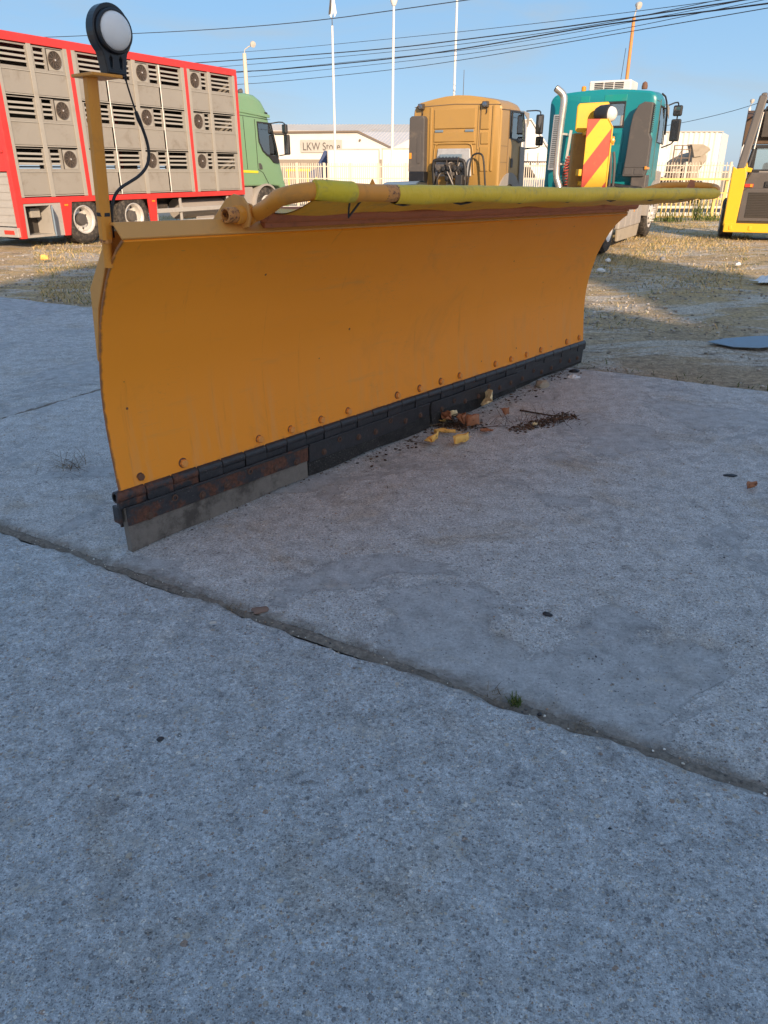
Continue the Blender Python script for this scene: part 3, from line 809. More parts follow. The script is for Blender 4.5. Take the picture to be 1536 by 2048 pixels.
def wrapped(x0, x1, r0, r1, mname, seed):
    r_ = random.Random(seed); mb = MB(); nx = 150; n = 20; ph = [r_.uniform(0, 6.28) for _ in range(8)]
    def P(u, v):
        x = x0 + (x1-x0)*u; t = v*2*math.pi
        rr = r0 + (r1-r0)*u + .0006*math.sin(x*31+ph[0]+2*t) + .0004*math.sin(x*57+ph[1]-t*3) + .0012*math.sin(x*5+ph[2]+t) + .0003*math.sin(x*91+t*2+ph[3])
        if u > .985: rr *= math.sqrt(max(.02, 1-((u-.985)/.015)**2))
        sag = .010*math.sin(math.pi*u)
        return (x, -.70 + rr*math.cos(t), PZ - .004 - sag*.4 + rr*math.sin(t) - (.004*max(0,-math.sin(t))*(1+math.sin(x*9+ph[4]))))
    mb.grid(P, nx, n); return mb
wrapped(.862, 4.80, .0315, .034, 'tarp', 5).build('wrapped_pipe', M['tarp'], plough, smooth=70)
for x in (.95, 1.35, 1.85, 2.35, 2.9, 3.5, 4.05, 4.5):
    mb = MB(); mb.tube([(x-.10,-.688,PZ-.028),(x-.055,-.682,PZ-.040),(x,-.676,PZ-.046),(x+.055,-.682,PZ-.040),(x+.10,-.690,PZ-.028)], .0048, 6); mb.build('lacing_cord', M['cable'], plough, smooth=60)
mb = MB(); mb.tube([(.655,-.665,PZ-.020),(.658,-.655,1.335),(.662,-.650,1.308),(.690,-.655,1.335),(.725,-.665,PZ-.020)], .004, 6); mb.build('wire_hook', M['black'], plough, smooth=60)
mb = MB(); mb.prism([(.72,PZ+.02),(.735,PZ+.043),(.755,PZ+.02)], -.703, -.697, 'y'); mb.build('weld_tab', M['mold_part'], plough)
# pivots: bracket, collar and open tube at each end
def pivot(x, d, parent):
    mb = MB(); mb.prism([(-.02,1.235),(-.02,1.262),(-.130,1.360),(-.175,1.378),(-.225,1.370),(-.252,1.340),(-.264,1.30),(-.25,1.262),(-.19,1.25)], x, x+.012*d, 'x')
    mb.build('pivot_bracket', M['mold_lip'], parent, bevel=.004)
    ax = Vector((-d,0,0)); c = Vector((x,-.215,1.305))
    mb = MB(); mb.lathe([(.020,-.06),(.0275,-.06),(.0275,.075),(.0265,.078),(.0205,.078),(.020,-.04)], c, ax, 20, close=True); mb.build('pivot_tube', M['rusty_paint'], parent, smooth=40)
    mb = MB(); mb.lathe([(.028,.030),(.034,.028),(.034,.0),(.044,-.004),(.044,-.014),(.036,-.018),(.036,-.030),(.041,-.032),(.041,-.042),(.028,-.046)], c, ax, 22); mb.build('pivot_collar', M['mold_part'], parent, smooth=40)
pivot(.535, 1, plough)
path = arc((4.70,-.70,PZ+.01),(4.90,-.70,1.43),(4.80,-.52,1.437), 8) + [(4.55,-.36,1.43),(4.38,-.25,1.38),(4.28,-.20,1.31)]
mb = MB(); mb.tube(path, .028, 14); mb.build('arm_pipe', M['mold_part'], plough, smooth=50)
mb = MB(); mb.prism([(4.50,PZ),(4.58,PZ+.085),(4.66,PZ+.08),(4.70,PZ)], -.56, -.552, 'y'); mb.build('weld_tab', M['primer'], plough)
pivot(4.24, -1, plough)

# marker post with lamp
mb = MB()
b0 = Vector((.000,-.128,1.155)); b1 = Vector((-.024,-.198,1.708))
def sq(c, h):
    ch = h*.55
    return [c+Vector(p) for p in ((-h,-ch,0),(-ch,-h,0),(ch,-h,0),(h,-ch,0),(h,ch,0),(ch,h,0),(-ch,h,0),(-h,ch,0))]
a, b = sq(b0+(b1-b0)*.14, .0195), sq(b1, .0195)
mb.add(a+b, [tuple(range(8))[::-1], tuple(range(8,16))] + [(i,(i+1)%8,8+(i+1)%8,8+i) for i in range(8)])
post = mb.build('marker_post', M['mold_part'], plough, bevel=.002)
mb = MB(); mb.tube([b0+(b1-b0)*-.02, b0+(b1-b0)*.13], .0165, 10); mb.build('post_socket', M['mold_part'], post, smooth=40)
mb = MB(); mb.tube([b0+(b1-b0)*.128, b0+(b1-b0)*.15], [.0225,.0215], 8); mb.build('weld_seam', M['rusty_paint'], post, smooth=40)
mb = MB(); mb.tube([b0+(b1-b0)*.285-Vector((0,0,.003)), b0+(b1-b0)*.295+Vector((0,0,.003))], .0225, 8); mb.build('cable_tie', M['cable'], post)
mb = MB(); mb.box(-.060,.045,-.268,-.150,1.708,1.717); mb.build('mounting_plate', M['mold_part'], post, bevel=.002)
lampb = MB()
cx, cz, LY = .040, 1.834, -.240
out = []
for i in range(33):
    t = R(-48) + (R(228)-R(-48))*i/32
    out.append((cx + .066*math.cos(t), cz + .0735*math.sin(t)))
out += [(cx-.040, 1.766), (cx-.036, 1.742), (cx-.033, 1.718), (cx+.033, 1.718), (cx+.036, 1.742), (cx+.040, 1.766)]
lampb.prism(out, LY-.010, LY+.032, 'y')
slots = []
for dx in (-.017, .017):
    q = MB(); q.prism([(cx+dx-.0035,1.735),(cx+dx+.0035,1.735),(cx+dx+.0055,1.760),(cx+dx,1.768),(cx+dx-.0055,1.760)], LY-.1, LY+.1, 'y'); slots.append(q)
lamp = holed(lampb, slots, 'lamp_housing', [M['blackgloss']], plough)
bv = lamp.modifiers.new('bevel', 'BEVEL'); bv.width = .006; bv.segments = 3; bv.limit_method = 'ANGLE'; bv.angle_limit = R(50)
mb = MB(); mb.lathe([(.048,0),(.060,.001),(.0615,.008),(.058,.015),(.053,.016),(.051,.010)], (cx+.002, LY-.008, cz), (0,-1,0), 40); mb.build('lens_bezel', M['blackgloss'], lamp, smooth=40)
mb = MB(); mb.lathe([(.053,.006),(.0525,.012),(.048,.022),(.039,.031),(.026,.037),(.012,.0395),(.0,.040)], (cx+.002, LY-.008, cz), (0,-1,0), 40); mb.build('lens', M['lampwhite'], lamp, smooth=70)
mb = MB(); mb.box(cx-.030, cx+.030, LY-.014, LY-.009, 1.720, 1.728); mb.build('housing_rim', M['blackgloss'], lamp, bevel=.003)
cp = [(.070,-.205,1.775),(.092,-.20,1.752),(.118,-.175,1.715),(.140,-.16,1.672),(.160,-.15,1.63),(.182,-.145,1.585),(.200,-.14,1.54),(.204,-.138,1.50),(.190,-.138,1.464),(.155,-.140,1.435),(.112,-.142,1.415),(.072,-.145,1.398),(.044,-.148,1.375),(.028,-.15,1.345),(.020,-.148,1.305),(.022,-.142,1.262),(.024,-.138,1.24)]
def smoothpts(p, it=2):
    p = [Vector(q) for q in p]
    for _ in range(it):
        q = [p[0]]
        for i in range(len(p)-1): q += [p[i]*.75+p[i+1]*.25, p[i]*.25+p[i+1]*.75]
        p = q + [p[-1]]
    return p
cps = smoothpts(cp)
mb = MB(); mb.tube(cps, [.0028 if q.z > 1.60 else .0052 for q in cps], 8); lc = mb.build('lamp_cable', M['cable'], plough, smooth=60)
mb = MB(); mb.tube([(.160,-.15,1.63),(.170,-.147,1.608),(.180,-.145,1.588)], [.006,.0075,.006], 8); mb.build('cable_connector', M['cable'], lc, smooth=60); mb = MB(); mb.tube([(.094,-.20,1.752),(.106,-.19,1.735),(.118,-.175,1.715)], [.004,.006,.004], 8); mb.build('cable_connector', M['cable'], lc, smooth=60)

# ------------------------------------------------------------------ wheels
def wheel(parent, c, rad, wid, rim='alu', steer=False, holes=8, rr=.60, nm='wheel'):
    """c = centre of the outer face, axis -y outward"""
    c = Vector(c); ax = (0,-1,0); q = rad*rr
    mb = MB()
    mb.lathe([(q*.98,-wid),(q+.02,-wid),(rad*.90,-wid*.99),(rad-.015,-wid*.92),(rad,-wid*.82),(rad,-wid*.18),(rad-.012,-wid*.07),(rad*.93,-.004),(rad*.82,.008),(q+.03,.0),(q*.99,-.012)], c, ax, 40)
    # tread blocks
    for i in range(44):
        t = 2*math.pi*i/44
        for (h0, h1, ph) in ((-.10,-.40,0),(-.60,-.90,.5)):
            tt = t + ph*2*math.pi/44
            o = c + Vector((math.cos(tt)*(rad+.002), 0, math.sin(tt)*(rad+.002)))
            T = Vector((-math.sin(tt),0,math.cos(tt))); N = Vector((math.cos(tt),0,math.sin(tt)))
            p = [o + T*a*rad*.045 + N*b*.006 + Vector((0,-1,0))*(h*wid) for h in (h0,h1) for a in (-1,1) for b in (-1,1)]
            mb.add(p, [(1,3,7,5),(0,2,3,1),(4,6,7,5),(0,1,5,4),(2,3,7,6)])
    w_ = mb.build(nm, M['tyre'], parent, smooth=35)
    mb = MB()
    if steer:
        mb.lathe([(q*.99,-.03),(q*1.0,.006),(q*.95,.010),(q*.90,-.03),(q*.84,-.035),(q*.62,.030),(q*.50,.045),(q*.40,.048),(q*.38,.03),(q*.30,.03)], c, ax, 36)
    else:
        mb.lathe([(q*.99,-.03),(q*1.0,.010),(q*.95,.012),(q*.92,-.02),(q*.86,-.04),(q*.84,-wid*.42),(q*.80,-wid*.50),(q*.62,-wid*.50),(q*.50,-wid*.44),(q*.44,-wid*.44)], c, ax, 36)
    rm = mb.build('rim', M[rim], w_, smooth=35)
    mb = MB()
    if steer:
        mb.lathe([(q*.38,.03),(q*.37,.06),(q*.30,.085),(.0,.09)], c, ax, 20)
        for i in range(10):
            t = 2*math.pi*i/10; mb.cyl(c+Vector((math.cos(t)*q*.50,-.04,math.sin(t)*q*.50)), c+Vector((math.cos(t)*q*.50,-.095,math.sin(t)*q*.50)), .018, .014, 8)
        mb.build('hub', M[rim], w_, smooth=35)
    else:
        mb.lathe([(q*.45,-wid*.44),(q*.43,-wid*.20),(q*.40,-wid*.14),(q*.30,-wid*.12),(.0,-wid*.12)], c, ax, 20)
        mb.build('hub', M['grey_fair'], w_, smooth=35)
    mb = MB()
    for i in range(holes):
        t = 2*math.pi*(i+.5)/holes; d = -wid*.50 if not steer else .005
        o = c + Vector((math.cos(t)*q*.70, -d-.002 if not steer else -.012, math.sin(t)*q*.70))
        mb.lathe([(.0,.004),(q*.085,.004),(q*.085,-.02)], o, ax, 10)
    mb.build('hand_hole', M['inside'], w_)
    return w_
def rect_loop(b, t, y0, y1, rt, rb=.05, crown=.0, n=5):
    """closed outline in (y,z), rounded"""
    P = []
    for cy, cz, a0, r in ((y1-rt,t-rt,0,rt),(y0+rt,t-rt,90,rt),(y0+rb,b+rb,180,rb),(y1-rb,b+rb,270,rb)):
        for i in range(n+1):
            a = R(a0 + 90*i/n); P.append((cy+r*math.cos(a), cz+r*math.sin(a)))
    m = n+1
    top = P[:m]; rest = P[m:]
    mid = []
    for i in range(1, 6):
        f = i/6; a, b_ = top[-1], rest[0]
        mid.append((a[0]+(b_[0]-a[0])*f, a[1] + crown*math.sin(math.pi*f)))
    return top + mid + rest
def loft(secs, n=5):
    """secs: (x, bottom, top, y0, y1, rtop, crown, lean)   lean: x shift per metre above 1.9"""
    mb = MB(); vs = []; k = None
    for x, b, t, y0, y1, rt, cr, ln in secs:
        L = rect_loop(b, t, y0, y1, rt, .05, cr, n); k = len(L)
        vs += [(x + ln*(z-1.9), y, z) for y, z in L]
    fs = []
    for i in range(len(secs)-1):
        for j in range(k): fs.append((i*k+j, i*k+(j+1)%k, (i+1)*k+(j+1)%k, (i+1)*k+j))
    fs.append(tuple(range(k))[::-1]); fs.append(tuple((len(secs)-1)*k+j for j in range(k)))
    mb.add(vs, fs); return mb
def ring_poly(poly, grow):
    c = Vector((sum(p[0] for p in poly)/len(poly), sum(p[1] for p in poly)/len(poly)))
    return [tuple(c + (Vector(p)-c)*(1+grow/max((Vector(p)-c).length, .01))) for p in poly]
def frame_prism(poly, inner, c0, c1):
    mb = MB(); n = len(poly)
    vs = [(a,c0,b) for a,b in poly]+[(a,c0,b) for a,b in inner]+[(a,c1,b) for a,b in poly]+[(a,c1,b) for a,b in inner]
    fs = []
    for i in range(n):
        j = (i+1)%n
        fs += [(i,j,n+j,n+i),(2*n+i,3*n+i,3*n+j,2*n+j),(i,2*n+i,2*n+j,j),(n+i,n+j,3*n+j,3*n+i)]
    mb.add(vs, fs); return mb
def seam(parent, pts, m='black', wdt=.010):
    mb = MB()
    for p, q in zip(pts[:-1], pts[1:]): mb.bar(p, q, wdt, wdt)
    return mb.build('panel_seam', M[m], parent)
def mirror_arm(parent, items, arms):
    mb = MB()
    for a in arms: mb.tube(smoothpts(a, 1), .016, 7)
    ar = mb.build('mirror_arm', M['black'], parent, smooth=50)
    for (x, y, z, wx, wz) in items:
        mb = MB(); mb.box(-.05,.05,-wx/2,wx/2,-wz/2,wz/2)
        h = mb.build('mirror', M['black'], parent, bevel=.035, seg=3, loc=(x,y,z), rot=(0,0,R(-8)))
        mb = MB(); mb.box(-.054,-.049,-wx/2+.03,wx/2-.03,-wz/2+.035,wz/2-.035); mb.build('mirror_glass', M['mirror'], h, bevel=.012)

# ------------------------------------------------------------------ livestock lorry (rigid, three decks)
HD = math.atan2(math.cos(R(28.2)), math.sin(R(28.2)))      # local +x is forward
truck = thing('livestock_lorry', 'three deck livestock lorry with red frame, grey slatted panels and pale green cab', 'lorry', (-6.445, 17.243, 0), (0,0,HD))
TW = 2.50
# red frame
def tb(nm, m, *b, **k):
    mb = MB(); mb.box(*b); return mb.build(nm, M[m], truck, bevel=k.get('bevel', .008))
tb('roof_rail', 'red', -1.62, 5.57, -.012, TW+.012, 3.64, 3.79)
tb('bottom_rail', 'red', -1.60, 5.56, -.014, .10, .835, .945); tb('bottom_rail', 'red', -1.60, 5.56, TW-.1, TW+.014, .835, .945)
mb = MB(); mb.prism([(-1.64,.19),(-1.52,.19),(-1.485,.84),(-1.485,3.64),(-1.62,3.64)], -.016, .10, 'y'); mb.build('corner_post', M['red'], truck, bevel=.008)
tb('corner_post', 'red', -1.62, -1.5, TW-.1, TW+.016, .19, 3.64)
tb('corner_post', 'red', 5.475, 5.575, -.016, .10, .84, 3.66); tb('corner_post', 'red', 5.475, 5.575, TW-.1, TW+.016, .84, 3.66)
for x in (.18, 3.585): 
    tb('side_post', 'red', x, x+.10, -.018, .06, .94, 3.645); tb('side_post', 'red', x, x+.10, TW-.06, TW+.018, .94, 3.645)
for z in (.90, 1.86, 2.77, 3.70): tb('deck_floor', 'inside', -1.55, 5.5, .05, TW-.05, z, z+.035)
tb('front_wall', 'panel', 5.44, 5.50, .05, TW-.05, .9, 3.66)
# side panels
DEC = [(.955, 1.47, 1.83), (1.86, 2.36, 2.715), (2.75, 3.24, 3.595)]
ztop = (1.86, 2.75, 3.64)
cols = [(-1.485,-.715,[(-1.44,-.80)],None),(-.715,.18,[(-.625,-.39)],(-.155)),
        (.28,1.15,[(.44,1.09)],None),(1.15,1.965,[(1.205,1.84)],None),(1.965,2.735,[(2.43,2.695)],2.185),(2.735,3.585,[(2.79,3.41)],None),
        (3.685,4.47,[(4.19,4.36)],3.935),(4.47,5.475,[(4.56,5.27)],None)]
slat_cache = {}
def slat(w_):
    k = round(w_, 2)
    if k not in slat_cache:
        mb = MB(); mb.prism([(-.004,-.019),(.006,-.021),(.014,.017),(.004,.021)], -w_/2-.006, w_/2+.006, 'x'); slat_cache[k] = mb.mesh('slat', M['panel_post'])
    return slat_cache[k]
fan_mb = MB(); fan_mb.lathe([(.150,0),(.158,.004),(.158,.018),(.150,.020),(.143,.012),(.143,0)], (0,0,0), (0,-1,0), 28)
for r_ in (.115,.085,.055): fan_mb.lathe([(r_,.010),(r_+.006,.014),(r_+.006,.008)], (0,0,0), (0,-1,0), 24, close=True)
fan_mb.lathe([(.034,.006),(.034,.022),(.02,.03),(0,.03)], (0,0,0), (0,-1,0), 14)
for i in range(10):
    t = i*2*math.pi/10; fan_mb.bar((math.cos(t)*.03,-.012,math.sin(t)*.03),(math.cos(t+.5)*.146,-.012,math.sin(t+.5)*.146),.016,.006,up=(0,1,0))
fan_me = fan_mb.mesh('fan_grille', M['fan'], 40)
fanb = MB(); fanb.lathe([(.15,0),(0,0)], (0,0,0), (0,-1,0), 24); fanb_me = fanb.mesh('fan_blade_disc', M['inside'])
hub_me = (lambda m: (m.lathe([(.016,.028),(.016,.034),(0,.035)], (0,0,0), (0,-1,0), 10), m)[1])(MB()).mesh('fan_hub', M['alu'])
for ci, (a, b, vents, fan) in enumerate(cols):
    for (zf, v0, v1), zt in zip(DEC, ztop):
        # blank board
        mb = MB(); mb.box(a+.03, b-.03, .010, .034, zf+.035, v0-.055); mb.build('panel', M['panel'], truck, bevel=.004)
        # frame of the ventilated board
        mb = MB()
        x = a+.012; y0, y1 = .002, .034; zl, zu = v0-.045, min(zt-.02, v1+.035)
        ops = sorted(vents)
        xs_ = [a+.012] + [q for o in ops for q in o] + [b-.012]
        for i in range(0, len(xs_), 2): mb.box(xs_[i], xs_[i+1], y0, y1, zl, zu)
        for o in ops:
            mb.box(o[0], o[1], y0+.001, y1-.001, zl, v0); mb.box(o[0], o[1], y0+.001, y1-.001, v1, zu)
        mb.build('vent_panel', M['panel'], truck)
        mb = MB(); mb.box(a+.012, b-.012, -.003, .008, zl-.022, zl-.002); mb.build('panel_rib', M['panel_post'], truck)
        mb = MB(); mb.box(a+.012, b-.012, -.002, .008, zf+.008, zf+.028); mb.build('panel_rib', M['panel_post'], truck)
        for o in ops:
            for i in range(3):
                z = v0 + (v1-v0)*(i+1)/4
                tl = (random.uniform(-.05,.05) if ci != 7 else (.0, .02, -.02)[i])
                link('slat', slat(o[1]-o[0]), truck, loc=((o[0]+o[1])/2, .010, z), rot=(0, R(tl*12), 0))
        if fan is not None:
            zc = (v0+v1)/2
            mb = MB(); mb.box(fan-.185, fan+.185, -.004, .004, zc-.185, zc+.185); mb.build('fan_plate', M['panel_post'], truck, bevel=.003)
            mb = MB(); mb.box(fan-.186, fan-.172, -.012, .0, zc-.185, zc+.19); mb.box(fan-.186, fan+.185, -.012, .0, zc+.178, zc+.19); mb.build('fan_plate_shadow', M['inside'], truck)  # dark strips standing in for the shadow gap left of and above the plate
            f_ = link('fan', fan_me, truck, loc=(fan, -.005, zc), rot=(0, random.uniform(0,1), 0))
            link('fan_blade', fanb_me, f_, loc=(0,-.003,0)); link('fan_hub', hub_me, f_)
for x, wd in ((-.72,.10),(1.965,.11),(4.47,.09),(.33,.10),(.13,.09),(3.53,.10),(3.735,.10),(-1.45,.07),(5.43,.08)):
    mb = MB(); mb.box(x-wd/2, x+wd/2, -.014, .004, .95, 3.64); mb.build('panel_post', M['panel_post'], truck, bevel=.003)
for x in (2.735, 1.15):
    mb = MB(); mb.cyl((x,-.012,.96),(x,-.012,3.62),.012,n=8); mb.build('locking_rod', M['white_rim'], truck, smooth=60)
# far side wall, the same openings
mb = MB()
zs = [.94] + [q for d in DEC for q in d[1:]] + [3.64]
for i in range(0, len(zs), 2): mb.box(-1.5, 5.5, TW-.04, TW-.01, zs[i], zs[i+1])
opn = sorted(o for c in cols for o in c[2])
xs_ = [-1.5] + [q for o in opn for q in o] + [5.5]
for d in DEC:
    for i in range(0, len(xs_), 2): mb.box(xs_[i], xs_[i+1], TW-.041, TW-.009, d[1], d[2])
    for o in opn:
        mb.box(o[0], o[1], TW-.04, TW-.015, d[1]+(.085 if d[1] != DEC[1][1] else .0), d[2])
        mb.box(o[0], o[1], TW-.04, TW-.015, d[1]+.03, d[1]+.06)
mb.build('far_side_wall', M['panel'], truck)
# rear end
tb('rear_door', 'red', -1.60, -1.56, .08, TW-.08, 1.42, 3.64)
for z in (1.75, 2.2, 2.7, 3.2): tb('rear_door_rib', 'red', -1.63, -1.60, .12, TW-.12, z, z+.05)
mb = MB()
for i in range(14): mb.box(-1.625 - (.012 if i % 2 else 0), -1.56, .115, TW-.115, .42+i*.07, .42+(i+1)*.07)
mb.build('tail_ramp', M['guard'], truck)
tb('rear_bumper', 'guard', -1.70, -1.55, .02, TW-.02, .22, .40)
mb = MB(); mb.box(-1.71,-1.69,.12,.42,.27,.35); mb.build('tail_lamp', M['redlens'], truck, bevel=.01)
mb = MB(); mb.box(-1.648,-1.63,.45,.75,1.18,1.30); mb.build('rear_reflector', M['redlens'], truck, bevel=.006)
# tool locker with its door swung open
mb = MB()
mb.box(-1.50,-1.44,.0,.55,.20,.83); mb.box(-.86,-.58,.0,.55,.20,.83); mb.box(-1.44,-.86,.0,.55,.20,.25); mb.box(-1.44,-.86,.0,.55,.79,.83); mb.box(-1.44,-.86,.5,.55,.25,.79)
mb.build('tool_locker', M['guard'], truck, bevel=.004)
mb = MB(); mb.box(-1.44,-.86,.44,.499,.251,.789); mb.box(-1.44,-1.41,.05,.44,.251,.789); mb.build('locker_lining', M['inside'], truck)
mb = MB(); mb.box(.0,.56,-.012,.012,-.28,.28); mb.box(.04,.52,-.018,-.010,-.24,.24)
ld = mb.build('locker_door', M['sheetblue'], truck, bevel=.004, loc=(-.84,-.02,.52), rot=(0,0,R(-128)))
tb('locker_box', 'panel_post', -1.18,-.95,.20,.40,.56,.74, bevel=.015)
# wheels, skirts, guards
for x in (.0, 1.46): wheel(truck, (x, .02, .475), .475, .34, 'alu')
for x in (.0, 1.46): wheel(truck, (x, TW-.36, .475), .475, .34, 'alu')
for p in ([(-.575,.84),(-.29,.84),(-.44,.19),(-.585,.19)], [(1.92,.84),(2.20,.84),(2.125,.16),(1.955,.16)]):
    mb = MB(); mb.prism(p, -.014, .03, 'y'); mb.build('red_skirt', M['red'], truck, bevel=.006)
for x in (-.45, 2.08):
    mb = MB(); mb.box(x-.045,x+.045,-.030,-.012,.765,.80); mb.build('side_marker', M['amber'], truck, bevel=.006)
for z in (.505, .22): tb('guard_rail', 'guard', 2.16, 5.35, -.005, .03, z, z+.10)
for x in (2.17, 3.02, 4.85): tb('guard_post', 'guard', x, x+.07, .03, .07, .22, .82)
tb('chassis_rail', 'inside', -1.5, 6.9, .75, .90, .60, .86); tb('chassis_rail', 'inside', -1.5, 6.9, TW-.9, TW-.75, .60, .86)
tb('underbody', 'inside', -1.4, 5.3, .55, TW-.5, .78, .89)
mb = MB(); mb.cyl((3.3,.45,.55),(5.0,.45,.55),.24,n=24); mb.build('fuel_tank', M['grey_lt'], truck, smooth=50, bevel=.01)
mb = MB(); mb.cyl((2.35,.40,.62),(2.85,.40,.62),.13,n=16); mb.build('air_tank', M['oil'], truck, smooth=50)
mb = MB(); mb.cyl((5.05,.40,.62),(5.45,.40,.62),.17,n=18); mb.build('air_filter', M['grey_lt'], truck, smooth=50)
mb = MB(); mb.box(3.9,4.6,.30,.34,.26,.50); mb.build('battery_box', M['grey_lt'], truck, bevel=.01)
# cab
secs = [(5.60,1.04,3.28,.06,2.44,.10,.02,0),(6.10,1.04,3.31,.06,2.44,.12,.03,0),(6.42,1.04,3.29,.06,2.44,.14,.03,.0),(6.68,1.04,3.20,.07,2.43,.16,.03,.0),(6.86,1.04,3.02,.08,2.42,.18,.02,.02),(7.00,1.04,2.78,.08,2.42,.16,.02,-.05),(7.18,1.02,2.62,.10,2.40,.14,.0,-.20),(7.36,.70,2.45,.12,2.38,.14,.0,-.30),(7.42,.45,2.30,.16,2.34,.14,.0,-.34)]
win = [(6.42,2.62),(7.03,2.60),(7.20,2.10),(7.30,1.80),(6.80,1.85),(6.62,1.95),(6.47,2.15)]
cut = MB(); cut.prism(win, -.3, 2.8, 'y', 1)
cab_in = MB(); cab_in.prism([(5.75,1.25),(7.20,1.25),(7.02,2.55),(6.9,2.62),(5.75,2.75)], .16, 2.34, 'y', 1)
scr = MB(); scr.prism([(6.9,1.78),(7.7,1.78),(7.7,2.50),(6.9,2.50)], .30, 2.20, 'y', 1)
holed(loft(secs), [cab_in, cut, scr], 'cab_body', [M['green'], M['cab_inside']], truck, 40)
mb = MB(); mb.box(6.05,6.5,.4,.95,1.26,2.05); mb.box(6.05,6.5,1.5,2.05,1.26,2.05); mb.build('seat', M['grey_fair'], truck, bevel=.08)
mb = MB(); mb.prism(ring_poly(win, .01), .082, .088, 'y'); mb.build('side_window', M['glass'], truck)
mb = MB(); mb.prism(ring_poly(win, .01), 2.412, 2.418, 'y'); mb.build('side_window', M['glass'], truck)
frame_prism(ring_poly(win, .045), win, .045, .075).build('window_frame', M['black'], truck)
mb = MB(); mb.prism([(6.80,1.84),(7.32,1.80),(7.36,1.62),(7.08,1.64)], .050, .075, 'y'); mb.build('quarter_panel', M['black'], truck, bevel=.005)
seam(truck, [(6.30,.055,2.70),(6.33,.055,1.46),(6.55,.055,1.38),(6.78,.055,1.10)]); seam(truck, [(5.60,.055,2.77),(7.02,.06,2.72)]); seam(truck, [(5.80,.055,2.74),(5.86,.055,1.46)])
mb = MB(); mb.prism([(5.60,2.84),(6.98,2.76),(7.0,2.80),(6.98,2.84),(5.60,2.93)], .035, .07, 'y'); mb.build('roof_fairing_ledge', M['green'], truck, bevel=.012)
mb = MB(); mb.prism([(5.58,1.385),(6.32,1.365),(6.32,1.425),(5.58,1.445)], .048, .064, 'y'); mb.build('yellow_strip', M['yellowstrip'], truck, bevel=.004)
mb = MB(); mb.prism([(6.37,1.62),(6.46,1.62),(6.52,1.56),(6.54,1.46),(6.39,1.46)], .046, .070, 'y'); mb.build('door_handle', M['green_dk'], truck, bevel=.01)
mb = MB(); mb.prism([(6.80,2.90),(6.90,2.89),(6.91,2.83),(6.80,2.84)], .05, .09, 'y'); mb.build('marker_lamp', M['black'], truck)
for x, z in ((5.68,3.36),(6.30,3.34)):
    mb = MB(); mb.lathe([(.0,-.10),(.05,-.07),(.075,.0),(.075,.015),(.0,.02)], (x,.45,z+.03), (1,-.3,0), 16); mb.cyl((x,.45,z-.08),(x,.45,z),.015,n=8); mb.build('roof_spotlight', M['grey_fair'], truck, smooth=40)
mb = MB(); mb.cyl((5.68,.45,3.35),(6.30,.45,3.34),.013,n=8); mb.build('lamp_bar', M['green_dk'], truck)
mb = MB(); mb.box(5.55,5.60,.03,.08,3.02,3.16); mb.build('corner_bracket', M['sheetblue'], truck)
mirror_arm(truck, [(7.40,-.16,2.50,.17,.24),(7.46,-.17,2.10,.19,.52)], [[(7.05,.07,2.63),(7.28,-.14,2.68),(7.44,-.16,2.62),(7.46,-.16,2.3)],[(7.46,-.16,2.3),(7.50,-.17,1.86),(7.36,.05,1.82)],[(7.22,.08,2.36),(7.44,-.16,2.36)]])
wheel(truck, (6.62, .03, .50), .50, .30, 'white_rim', steer=True); wheel(truck, (6.62, TW-.33, .50), .50, .30, 'white_rim', steer=True)
mb = MB()
arcp = [(6.62+.60*math.cos(R(a)), .50+.60*math.sin(R(a))) for a in range(0, 181, 15)]; arci = [(6.62+.55*math.cos(R(a)), .50+.55*math.sin(R(a))) for a in range(180, -1, -15)]
mb.prism(arcp+arci, .0, .42, 'y'); mb.build('mudguard', M['grey_lt'], truck, smooth=40)
mb = MB(); mb.box(7.10,7.46,.05,2.45,.28,.62); mb.build('front_bumper', M['grey_lt'], truck, bevel=.05, seg=3)
mb = MB(); mb.box(5.62,6.1,.10,.6,.45,1.02); mb.build('step_box', M['grey_lt'], truck, bevel=.03)

# ------------------------------------------------------------------ tan tractor unit seen from behind
A2 = math.atan2(math.cos(R(27.5)), math.sin(R(27.5)))
tan = thing('tan_tractor_unit', 'tan yellow lorry tractor unit with open hoses behind its cab', 'lorry', (2.80, 20.0, 0), (0,0,A2))
CW = 2.32
secs = [(.0,1.02,2.92,.03,CW-.03,.22,.12,0),(.03,.98,2.97,.0,CW,.26,.12,0),(.9,.98,3.00,.0,CW,.26,.12,0),(1.40,.98,2.97,.01,CW-.01,.24,.10,0),(1.66,.98,2.86,.03,CW-.03,.22,.06,0),(1.82,.95,2.70,.06,CW-.06,.2,.03,-.12),(1.98,.80,2.45,.12,CW-.12,.16,.0,-.20),(2.02,.6,2.2,.18,CW-.18,.14,.0,-.22)]
win = [(.62,2.74),(1.58,2.74),(1.70,2.55),(1.80,2.14),(1.36,2.12),(1.20,2.16),(.66,2.17)]
cut = MB(); cut.prism(win, -.3, 2.8, 'y', 1)
def tn(nm, m, *b, bevel=.01, parent=None):
    mb = MB(); mb.box(*b); return mb.build(nm, M[m], parent or tan, bevel=bevel)
cab_in = MB(); cab_in.prism([(.12,1.2),(1.72,1.2),(1.66,2.5),(1.5,2.78),(.12,2.78)], .10, CW-.10, 'y', 1)
scr = MB(); scr.prism([(1.4,1.85),(2.6,1.85),(2.6,2.62),(1.4,2.62)], .30, CW-.30, 'y', 1)
holed(loft(secs), [cab_in, cut, scr], 'cab_body', [M['tan'], M['cab_inside']], tan, 40)
